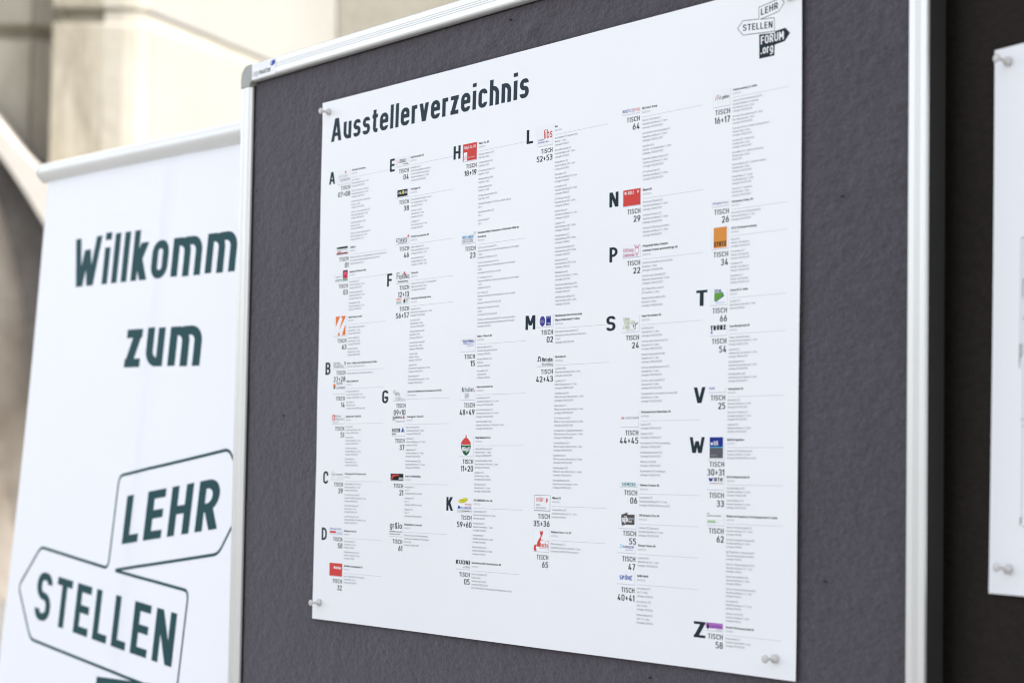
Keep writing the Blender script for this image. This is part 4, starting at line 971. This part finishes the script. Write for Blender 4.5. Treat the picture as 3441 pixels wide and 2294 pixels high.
en(5, 416.0, ['Trunz Metalltechnik AG'], 425.0, '54',
   [('T', 'TRUNZ', .8, 6.8, 6, 'black', 2.7, 36), ('P', [(5.4, 6.6), (5.4, 12), (1, 9.4)], 'blue')],
   [['Anlagen- und Apparatebauer:in', 'Sekundarschule oder Realschule / 4 Jahre', LB('2024/2028')], ['Logistiker:in EFZ', 'Sekundarschule oder Realschule / 3 Jahre', LB('2024/2027')], ['Industrielackierer:in EFZ', 'Sekundarschule oder Realschule / 3 Jahre', LB('2023/2026')], ['Mechanikpraktiker:in EBA', 'Sekundarschule oder Realschule / 2 Jahre', LB('2024/2026')]])
en(5, 493.7, ['Variosystems AG'], 495.6, '25',
   [('T', 'VARIO', .8, 3.2, 3, 'blue', 1.4, 13)],
   [['Elektroniker:in EFZ', S4, LB('2024/2028')], ['Kauffrau EFZ / Kaufmann EFZ', S3, LB('2024/2027')], ['Logistiker:in EFZ', S3, LB('2024/2027')]], letter='V')
en(5, 556.5, ['Wälli AG Ingenieure'], 578.8, '30+31',
   [('R', 4.4, 0, 35.6, 12, 'navyblue'), ('R', 4.4, 12, 35.6, 13, 'cyan'), ('R', 4.4, 13, 35.6, 26, 'grey'), ('T', 'wälli', 6.4, 10, 5.4, 'white', 1.2, 17.6), ('T', 'Ingenieure', 6.4, 23.4, 2, 'lgrey', 1, 16)],
   [['Zeichner:in EFZ Fachrichtung Ing. Bau', S4, LB('2024/2028 oder ab 2025')]], letter='W')
en(5, 602.4, ['Wirth Gebäudetechnik AG'], 616.9, '33',
   [('T', 'W', 3, 9, 4.8, 'navyblue', 2.4, 10), ('T', 'IRTH', 15, 9, 4.8, 'black', 2.2, 20), ('T', 'WIR HABEN HAUSTECHNIK', 5.6, 12.2, 1.4, 'darkred', 1.6, 30)],
   [['Heizungsinstallateur:in EFZ', S4, LB('2024/2028')], ['Sanitärinstallateur:in EFZ', S4, LB('2024/2028')]])
en(5, 650.6, ['Wohnen am Singenberg / Ortsbürgergemeinde St. Gallen'], 661.0, '62',
   [('C', 2.8, 2.6, 2.4, 2.6, .6, 'dgreen'), ('T', 'WOHNEN AM SINGENBERG', 4, 4.4, 1.6, 'dark', 1.3, 29), ('R', 1, 9.4, 20, 12.4, 'pale'), ('R', 1, 8.6, 37, 8.8, 'lgrey'), ('T', 'ORTSBÜRGER', 2, 12.6, 1.4, 'lgrey', 1, 26)],
   [['Fachfrau / Fachmann Gesundheit EFZ', 'Sekundarschule Niveau G / E / 3 Jahre', LB('2024')], ['Assistent:in Gesundheit und Soziales EBA', 'Sekundarschule Niveau G / 2 Jahre', LB('2024')], ['Dipl. Pflegefachfrau / Pflegefachmann HF', 'Abgeschlossene Ausbildung oder Matura', LB('2024')], ['Fachfrau / Fachmann Hauswirtschaft EFZ', 'Sekundarschule Niveau G / E / 3 Jahre', LB('2024')],
    ['Hauswirtschaftspraktiker:in EBA', 'Sekundarschule Niveau G / 2 Jahre', LB('2024')], ['Fachfrau / Fachmann Betriebsunterhalt EFZ', 'Sekundarschule Niveau G / E / 3 Jahre', LB('2024')], ['Koch / Köchin EFZ', 'Sekundarschule Niveau G / E / 3 Jahre', LB('2024')], ['Kaufmann / Kauffrau EFZ', 'Sekundarschule Niveau E / 3 Jahre', LB('2024')]])
en(5, 787.1, ['Zwicker Präzisionsmechanik AG'], 791.6, '58',
   [('R', 0, -.4, 38.5, 6.6, 'purple'), ('O', 4.6, 4.6, 2.6, 3.4, 'dark'), ('T', 'zwicker', 9.6, 5, 2.6, 'indigo', 1.5, 27), ('T', 'präzision', 24, 8.6, 1.5, 'grey', 1, 13)],
   [['Polymechaniker:in EFZ', 'Sekundarschule Niveau M/E / 4 Jahre', LB('2023/2024')]], letter='Z')

LETX = dict(A=27.6, B=24.5, C=25.0, D=24.8, E=219.6, F=217.2, G=209.5, H=402.9, K=402.8, L=598.6, M=604.2, N=801.6, P=802.6, S=796.5, T=989.2, V=987.6, W=980.6, Z=992.0)
LETY = {}
LETW = dict(A=19.4, B=17, C=17, D=17, E=14.5, F=15, G=19, H=19.5, K=18, L=16.5, M=24.5, N=20.5, P=18.5, S=21, T=24, V=24, W=31, Z=24)

for (c, y, names, lbot, tisch, logo, groups, sub, letter) in E_:
    cs = RW[c] / 125.0
    ks = .885 if c == 5 else 1.0
    kf = .93 if c == 5 else 1.0
    mb = MB(poster_surf)
    yy = y
    for i, nm in enumerate(names):
        if i: yy += 5.95
        text(mb, nm, tx(c, yy), yy, 2.9 * kf, ink('black'), h=1.8, gap=1.3, sx=NAME_REF * cs / kf, n=2)
    text(mb, sub, tx(c, yy), yy + 5.2 * ks, 2.35 * kf, ink('sub'), h=1.0, gap=1.5, sx=BODY_REF * cs / kf, n=1)
    ry = yy + 10.1 * (.83 if c == 5 else 1)
    x0 = tx(c, ry)
    prect(mb, x0, ry - .28, x0 + RW[c], ry + .28, ink('rule'))
    ly = ry + 6.0 * ks
    for gr in groups:
        for ln in gr:
            text(mb, ln, tx(c, ly), ly, 2.7 * kf, ink('body'), h=.92, gap=1.4, sx=BODY_REF * cs / kf, n=1)
            ly += 4.95 * ks
        ly += 2.25 * ks
    ent = mb.build('directory_entry', poster)
    # logo
    rx = tx(c, y) - 5.4; lw = (38.3 if c < 5 else 33.0) * (1.0 if c else 1.06); lx = rx - lw; ltop = y - 4.5
    lh = lbot - ltop
    sxl = lw / 38.5
    mb = MB(poster_surf)
    prect(mb, lx - .4, ltop + .6, rx + .7, lbot + 1.1, ink('shadow'), .04)
    prect(mb, lx - .2, ltop - .2, rx + .2, lbot + .2, ink('line'), .06)
    prect(mb, lx, ltop, rx, lbot, ink('boxw'), .08)
    for i, q in enumerate(logo):
        ly_ = .10 + i * .006
        fx = lambda u: lx + u * sxl
        if q[0] == 'R':
            prect(mb, fx(q[1]), max(ltop - .5, ltop + q[2]), fx(q[3]), ltop + min(q[4], lh + .2), ink(q[5]), ly_)
        elif q[0] == 'T':
            text(mb, q[1], fx(q[2]), ltop + q[3], q[4], ink(q[5]), h=q[6], gap=1.3, width=q[7] * sxl, n=3, layer=ly_ + .06)
        elif q[0] == 'P':
            ppoly(mb, [(fx(a), ltop + min(b, lh)) for a, b in q[1]], ink(q[2]), (ly_ if len(q) < 4 else q[3]))
        elif q[0] == 'O':
            pell(mb, fx(q[1]), ltop + q[2], q[3] * sxl, q[4], ink(q[5]), ly_, 22, q[6] if len(q) > 6 else 0)
        elif q[0] == 'C':
            pring(mb, fx(q[1]), ltop + q[2], q[3] * sxl, q[4], q[5], ink(q[6]), ly_)
        elif q[0] == 'L':
            pline(mb, [(fx(a), ltop + min(b, lh)) for a, b in q[1]], q[2], ink(q[3]), ly_, closed=True)
    mb.build('company_logo', ent)
    mb = MB(poster_surf)
    tb = lbot + (11.2 if c < 5 else 10.5)
    if tisch in ('12+13',): tb = lbot + 10.2
    if tisch in ('55', '30+31', '07+08'): tb = lbot + 9.9
    tw = {0: 29.6, 1: 28.4, 2: 28.4, 3: 28.6, 4: 28.6, 5: 29.0}[c]
    text(mb, 'TISCH', rx, tb, 6.5, ink('tisch'), h=1.55, gap=1.6, sx=tw / (text_len('TISCH', 1.55, 1.6) * .65), n=4, align='r')
    nb = tb + 11.0
    text(mb, tisch, rx + .2, nb, 8.1, ink('num'), h=1.55, gap=1.3, sx=1.56 * cs ** .5, n=5, align='r')
    mb.build('table_number', ent)
    if letter:
        mb = MB(poster_surf)
        yb = y + 15.2
        text(mb, letter, LETX[letter], yb, 20, ink('navy'), h=1.85, width=LETW[letter], n=7)
        mb.build('index_letter', poster)

# signpost emblem, top right of the poster
mb = MB(poster_surf)
NV = ink('navy')
pline(mb, [(1110.3, 38.4), (1146.5, 34.2), (1156.9, 25.0), (1148.7, 18.6), (1107.9, 23.0), (1108.3, 37.6), (1077.3, 34.9), (1067.2, 43.0), (1077.7, 53.0), (1138.2, 57.2), (1137.7, 40.6)], .8, NV, .1, closed=True, r=.8)
ppoly(mb, [(1108.8, 56.9), (1138.6, 59.4), (1138.6, 74.2), (1138.0, 87.2), (1109.2, 87.2)], NV, .09)
ppoly(mb, [(1138.6, 57.6), (1158.5, 56.3), (1167.3, 64.0), (1158.0, 72.4), (1138.6, 74.2)], NV, .12)
text(mb, 'LEHR', 1112.0, 33.9, 8.3, NV, h=1.7, gap=1.5, width=32.8, n=4, shear=-.11)
text(mb, 'STELLEN', 1077.6, 48.0, 8.2, NV, h=1.6, gap=1.5, width=56.8, n=4, shear=.078)
text(mb, 'FORUM', 1112.2, 70.0, 10.2, ink('white'), h=1.7, gap=1.4, width=43.6, n=4, layer=.2)
text(mb, '.org', 1112.2, 82.0, 10.2, ink('white'), h=1.6, gap=1.4, width=23.5, n=4, layer=.2)
mb.build('event_logo', poster)

# ------------------------------------------------------------------ push pins
def pin_mesh():
    mb = MB()
    # base collar on the paper, waist, flared head (towards -y)
    lathe(mb, [(0, .0052), (-.0011, .0056), (-.0026, .0054), (-.0044, .0036), (-.0060, .0024), (-.0100, .0020), (-.0134, .0024), (-.0145, .0044), (-.0155, .0051), (-.0168, .0051), (-.0177, .0043), (-.0181, .0030), (-.0183, .0014), (-.01835, .0003)], M_PIN)
    return mb
def push_pin(loc, label, rot=(0, 0)):
    root = empty('push_pin', Matrix.Translation(loc) @ Matrix.Rotation(rot[0], 4, 'X') @ Matrix.Rotation(rot[1], 4, 'Z'))
    tag(root, label, 'push pin', 'white push pins')
    o = pin_mesh().build('plastic_head', root, smooth=True)
    bm = bmesh.new(); bm.from_mesh(o.data); bmesh.ops.recalc_face_normals(bm, faces=bm.faces); bm.to_mesh(o.data); bm.free()
    mb = MB(); tube(mb, (0, .0004, 0), (0, .006, 0), .0006, M_STEEL, 8); mb.build('needle', root)
    return root
push_pin((.0232, -.0030, Z0 + .8237), 'white push pin in the top left corner of the big exhibitor poster', (0, math.radians(-3)))
push_pin((.0245, -.0030, Z0 + .0272), 'white push pin in the bottom left corner of the big exhibitor poster', (math.radians(2), math.radians(-2)))
push_pin((1.1525, -.0040, Z0 + .0240), 'white push pin in the bottom right corner of the big exhibitor poster', (math.radians(-1), math.radians(2)))
push_pin((1.1690, -.0040, Z0 + .8215), 'white push pin in the top right corner of the big exhibitor poster', (0, 0))

# ------------------------------------------------------------------ roll-up banner behind the board
K = 1.15
BO = CAM + (Vector((-.87276, -.12512, 1.76195)) - CAM) * K
bu = Vector((.99945856, .0305555, -.01220426)); bv = Vector((-.00995494, -.07271338, -.9973032)); bn = bu.cross(bv)
banner = empty('rollup_banner', Matrix(((bu.x, bn.x, -bv.x, BO.x), (bu.y, bn.y, -bv.y, BO.y), (bu.z, bn.z, -bv.z, BO.z), (0, 0, 0, 1))))
tag(banner, 'white roll-up banner with dark green Willkommen zum lettering standing behind the pinboard', 'banner')
BW, BH = 1118.0, 1505.0
def banner_surf(V):
    x, y, l = V[:, 0], V[:, 1], V[:, 2]
    w = 1.5 * np.sin(x / BW * math.pi * 2) + 1.6 * np.exp(-np.abs(x - (578 - y * .045)) / 26) + 2.0 * np.exp(-(x / 30) ** 2) * np.sin(np.clip(y, 0, 900) / 900 * math.pi)
    return np.stack([x * K / 1000, -(l + w) * K / 1000, -y * K / 1000], 1)
def bedge(A, B):
    c = 15 * np.sin(np.clip(B, 0, 900) / 900 * math.pi)
    return A + c * np.clip(1 - A / 200, 0, 1) - c * np.clip(1 - (BW - A) / 200, 0, 1)
sheet(160, 60, BW, BH, banner_surf, M_BANNER, bedge, -14).build('banner_fabric', banner, smooth=True)
BT = ink('bteal')
mb = MB(banner_surf)
text(mb, 'Willkommen', 160, 208.8, 91, BT, h=1.85, gap=1.3, sx=632 / (text_len('Willkomm', 1.85, 1.3) * 9.1), n=8, slant=.01, sq=.86, layer=.4)
mb.build('welcome_lettering', banner)
mb = MB(banner_surf)
text(mb, 'zum', 416, 363, 91, BT, h=1.95, gap=1.3, width=284, n=8, slant=.02, sq=.86, layer=.4)
mb.build('zum_lettering', banner)
mb = MB(banner_surf)
pline(mb, [(457, 718), (826, 671), (905, 575), (831, 502), (442, 554), (433, 716), (141, 693), (56, 771), (135, 863), (728, 909), (737, 736)], 5.2, BT, .35, closed=True, r=15)
text(mb, 'LEHR', 477, 672, 84, BT, h=1.95, gap=1.6, width=335, n=8, shear=-.122, slant=.05, layer=.4)
text(mb, 'STELLEN', 140, 824, 88, BT, h=1.8, gap=1.6, width=562, n=8, shear=.070, slant=.04, layer=.4)
def pstrip(mb, xs, top, bot, m, layer):
    """filled shape laid in narrow strips, so that it follows the cloth"""
    X_ = np.arange(xs[0], xs[-1] + .1, (xs[-1] - xs[0]) / max(1, round((xs[-1] - xs[0]) / 8)))
    rows = 24; V = []; F = []
    for x in X_:
        a, b = np.interp(x, xs, top), np.interp(x, xs, bot)
        V += [(x, a + (b - a) * k / rows, layer) for k in range(rows + 1)]
    for i in range(len(X_) - 1):
        for k in range(rows):
            q = i * (rows + 1) + k
            F.append((q, q + 1, q + rows + 2, q + rows + 1))
    mb.add(V, F, m)
pstrip(mb, [430, 728], [904, 893], [1205, 1205], BT, .25)
pstrip(mb, [728, 928, 1008], [893, 886, 975], [1075, 1060, 977], BT, .25)
text(mb, 'FORUM', 470, 1040, 100, ink('white'), h=1.7, gap=1.4, width=420, n=6, layer=.5)
text(mb, '.org', 470, 1165, 100, ink('white'), h=1.6, gap=1.4, width=220, n=6, layer=.5)
mb.build('signpost_emblem', banner)
# clamp rail along the top
mb = MB(); V = []; F = []
prof = [(-.003, -.006), (-.010, -.012), (-.0185, -.0185), (-.0205, -.028), (-.0185, -.038), (-.010, -.0455), (0.0, -.0475), (.008, -.044), (.012, -.034), (.012, -.016), (.008, -.008), (.003, -.005)]
prof = [(y, -z) for y, z in prof]
for xx in (-.019, (BW + 17) * K / 1000):
    for y, z in prof: V.append((xx, y, z))
n = len(prof)
for i in range(n): F.append((i, (i + 1) % n, n + (i + 1) % n, n + i))
mb.add(V, F, M_RAIL); ro = mb.build('top_rail', banner, smooth=True)
for xx, s in ((-.019, -1), ((BW + 17) * K / 1000, 1)):
    mb = MB(); V = []
    for k, (dx, sc) in enumerate(((0, 1.03), (.0025, 1.03), (.0035, .9))):
        for y, z in prof: V.append((xx + s * dx, -.004 + (y + .004) * sc, .026 + (z - .026) * sc))
    F = [(k * n + i, k * n + (i + 1) % n, (k + 1) * n + (i + 1) % n, (k + 1) * n + i) for k in range(2) for i in range(n)] + [tuple(range(2 * n, 3 * n)), tuple(range(n - 1, -1, -1))]
    mb.add(V, F, M_CAP); mb.build('rail_end_cap', banner)
mb = MB(); tube(mb, (BW * K / 2000, .03, 0.02), (BW * K / 2000, .06, -BH * K / 1000 - .02), .009, M_RAIL, 14); mb.build('support_pole', banner)
mb = MB(); box(mb, (-.01, -.06, -BH * K / 1000 - .11), (BW * K / 1000 + .01, .10, -BH * K / 1000 + .005), M_RAIL); mb.build('cassette_base', banner)

# ------------------------------------------------------------------ second, dark pinboard at the right
Y2 = math.radians(-8)
P2 = Vector((1.4725, .0270, 0))
dark = empty('dark_pinboard', Matrix.Translation(P2) @ Matrix.Rotation(Y2, 4, 'Z'))
tag(dark, 'dark brown felt pinboard in a black frame at the right edge of the photo', 'pinboard')
D0, D1, DZ0, DZ1 = -.178, 1.42, .56, 1.93
mb = MB()
nx, nz = 150, 110
GX, GZ = np.meshgrid(np.linspace(D0 + .02, D1 - .02, nx), np.linspace(DZ0 + .02, DZ1 - .02, nz))
Y = np.full_like(GX, .0045)
for i in range(nz):
    for j in range(nx):
        Y[i, j] -= .0008 * noise.noise(Vector((GX[i, j] * 14, 3, GZ[i, j] * 11)))
mb.add(np.stack([GX.ravel(), Y.ravel(), GZ.ravel()], 1), [(i * nx + j, i * nx + j + 1, (i + 1) * nx + j + 1, (i + 1) * nx + j) for i in range(nz - 1) for j in range(nx - 1)], M_FELT_DARK)
mb.build('felt_panel', dark, smooth=True)
P2F = [(0, .006), (0, -.008), (.002, -.0125), (.006, -.014), (.034, -.014), (.038, -.012), (.040, -.007), (.0405, .003)]
rail('frame_rail', (D0, DZ1), (D1, DZ1), (0, -1), M_BLACKMETAL, dark, P2F)
rail('frame_rail', (D0, DZ0), (D1, DZ0), (0, 1), M_BLACKMETAL, dark, P2F)
rail('frame_rail', (D0, DZ0 + .0405), (D0, DZ1 - .0405), (1, 0), M_BLACKMETAL, dark, P2F)
rail('frame_rail', (D1, DZ0 + .0405), (D1, DZ1 - .0405), (-1, 0), M_BLACKMETAL, dark, P2F)
for lx in (.12, 1.25):
    mb = MB(); box(mb, (lx - .02, .016, .03), (lx + .02, .046, 1.7), M_BLACKMETAL); mb.build('leg', dark)
    mb = MB(); box(mb, (lx - .025, -.28, 0), (lx + .025, .30, .032), M_BLACKMETAL); mb.build('foot', dark)

plan = empty('floor_plan_poster', Matrix.Translation(P2 + Vector((0, 0, 1.0985))) @ Matrix.Rotation(Y2, 4, 'Z'))
tag(plan, 'white sheet with a faint line drawing pinned to the dark board at the right edge', 'poster')
def plan_surf(V):
    x, y, l = V[:, 0], V[:, 1], V[:, 2]
    xx = x + .012 * (594 - y) + 1.6 * np.sin(y / 594 * math.pi) * np.clip(1 - x / 100, 0, 1)
    w = 1.2 + .6 * np.sin(x / 90) * np.sin(y / 110)
    return np.stack([xx / 1000, -(l + w) / 1000, (594 - y) / 1000], 1)
sheet(80, 60, 841, 594, plan_surf, M_PAPER2).build('paper_sheet', plan, smooth=True)
mb = MB(plan_surf)
LG = ink('lgrey')
for (a, b, c_, d, w) in ((49, 211, 49, 345, .5), (54, 211, 54, 512, .5), (49, 211, 760, 211, .6), (53, 256, 760, 256, 1.0), (53, 256, 53, 276, .9), (53, 298, 760, 298, 1.0),
                         (48, 325, 48, 351, 1.0), (51.5, 325, 51.5, 338, 1.0), (48, 338, 51.5, 338, .8), (50, 406, 760, 406, .5), (52, 413, 200, 413, .4), (56, 520, 760, 520, .8),
                         (300, 256, 300, 298, .6), (300, 298, 300, 520, .8), (520, 211, 520, 520, .8)):
    pline(mb, [(a, b), (c_, d)], w * 1.3, ink('grey'), .1)
text(mb, 'F', 51.5, 519, 8, ink('black'), h=1.6, width=4)
mb.build('plan_drawing', plan)
def on_plan(x, z, off=.0026):
    q = Matrix.Rotation(Y2, 4, 'Z') @ Vector((x, -off, z)); return P2 + q + Vector((0, 0, 1.0985))
push_pin(on_plan(.0325, .5775), 'white push pin in the upper left corner of the sheet on the dark board', (math.radians(-9), Y2))
push_pin(on_plan(.0360, .0275), 'white push pin in the lower left corner of the sheet on the dark board', (math.radians(-9), Y2))
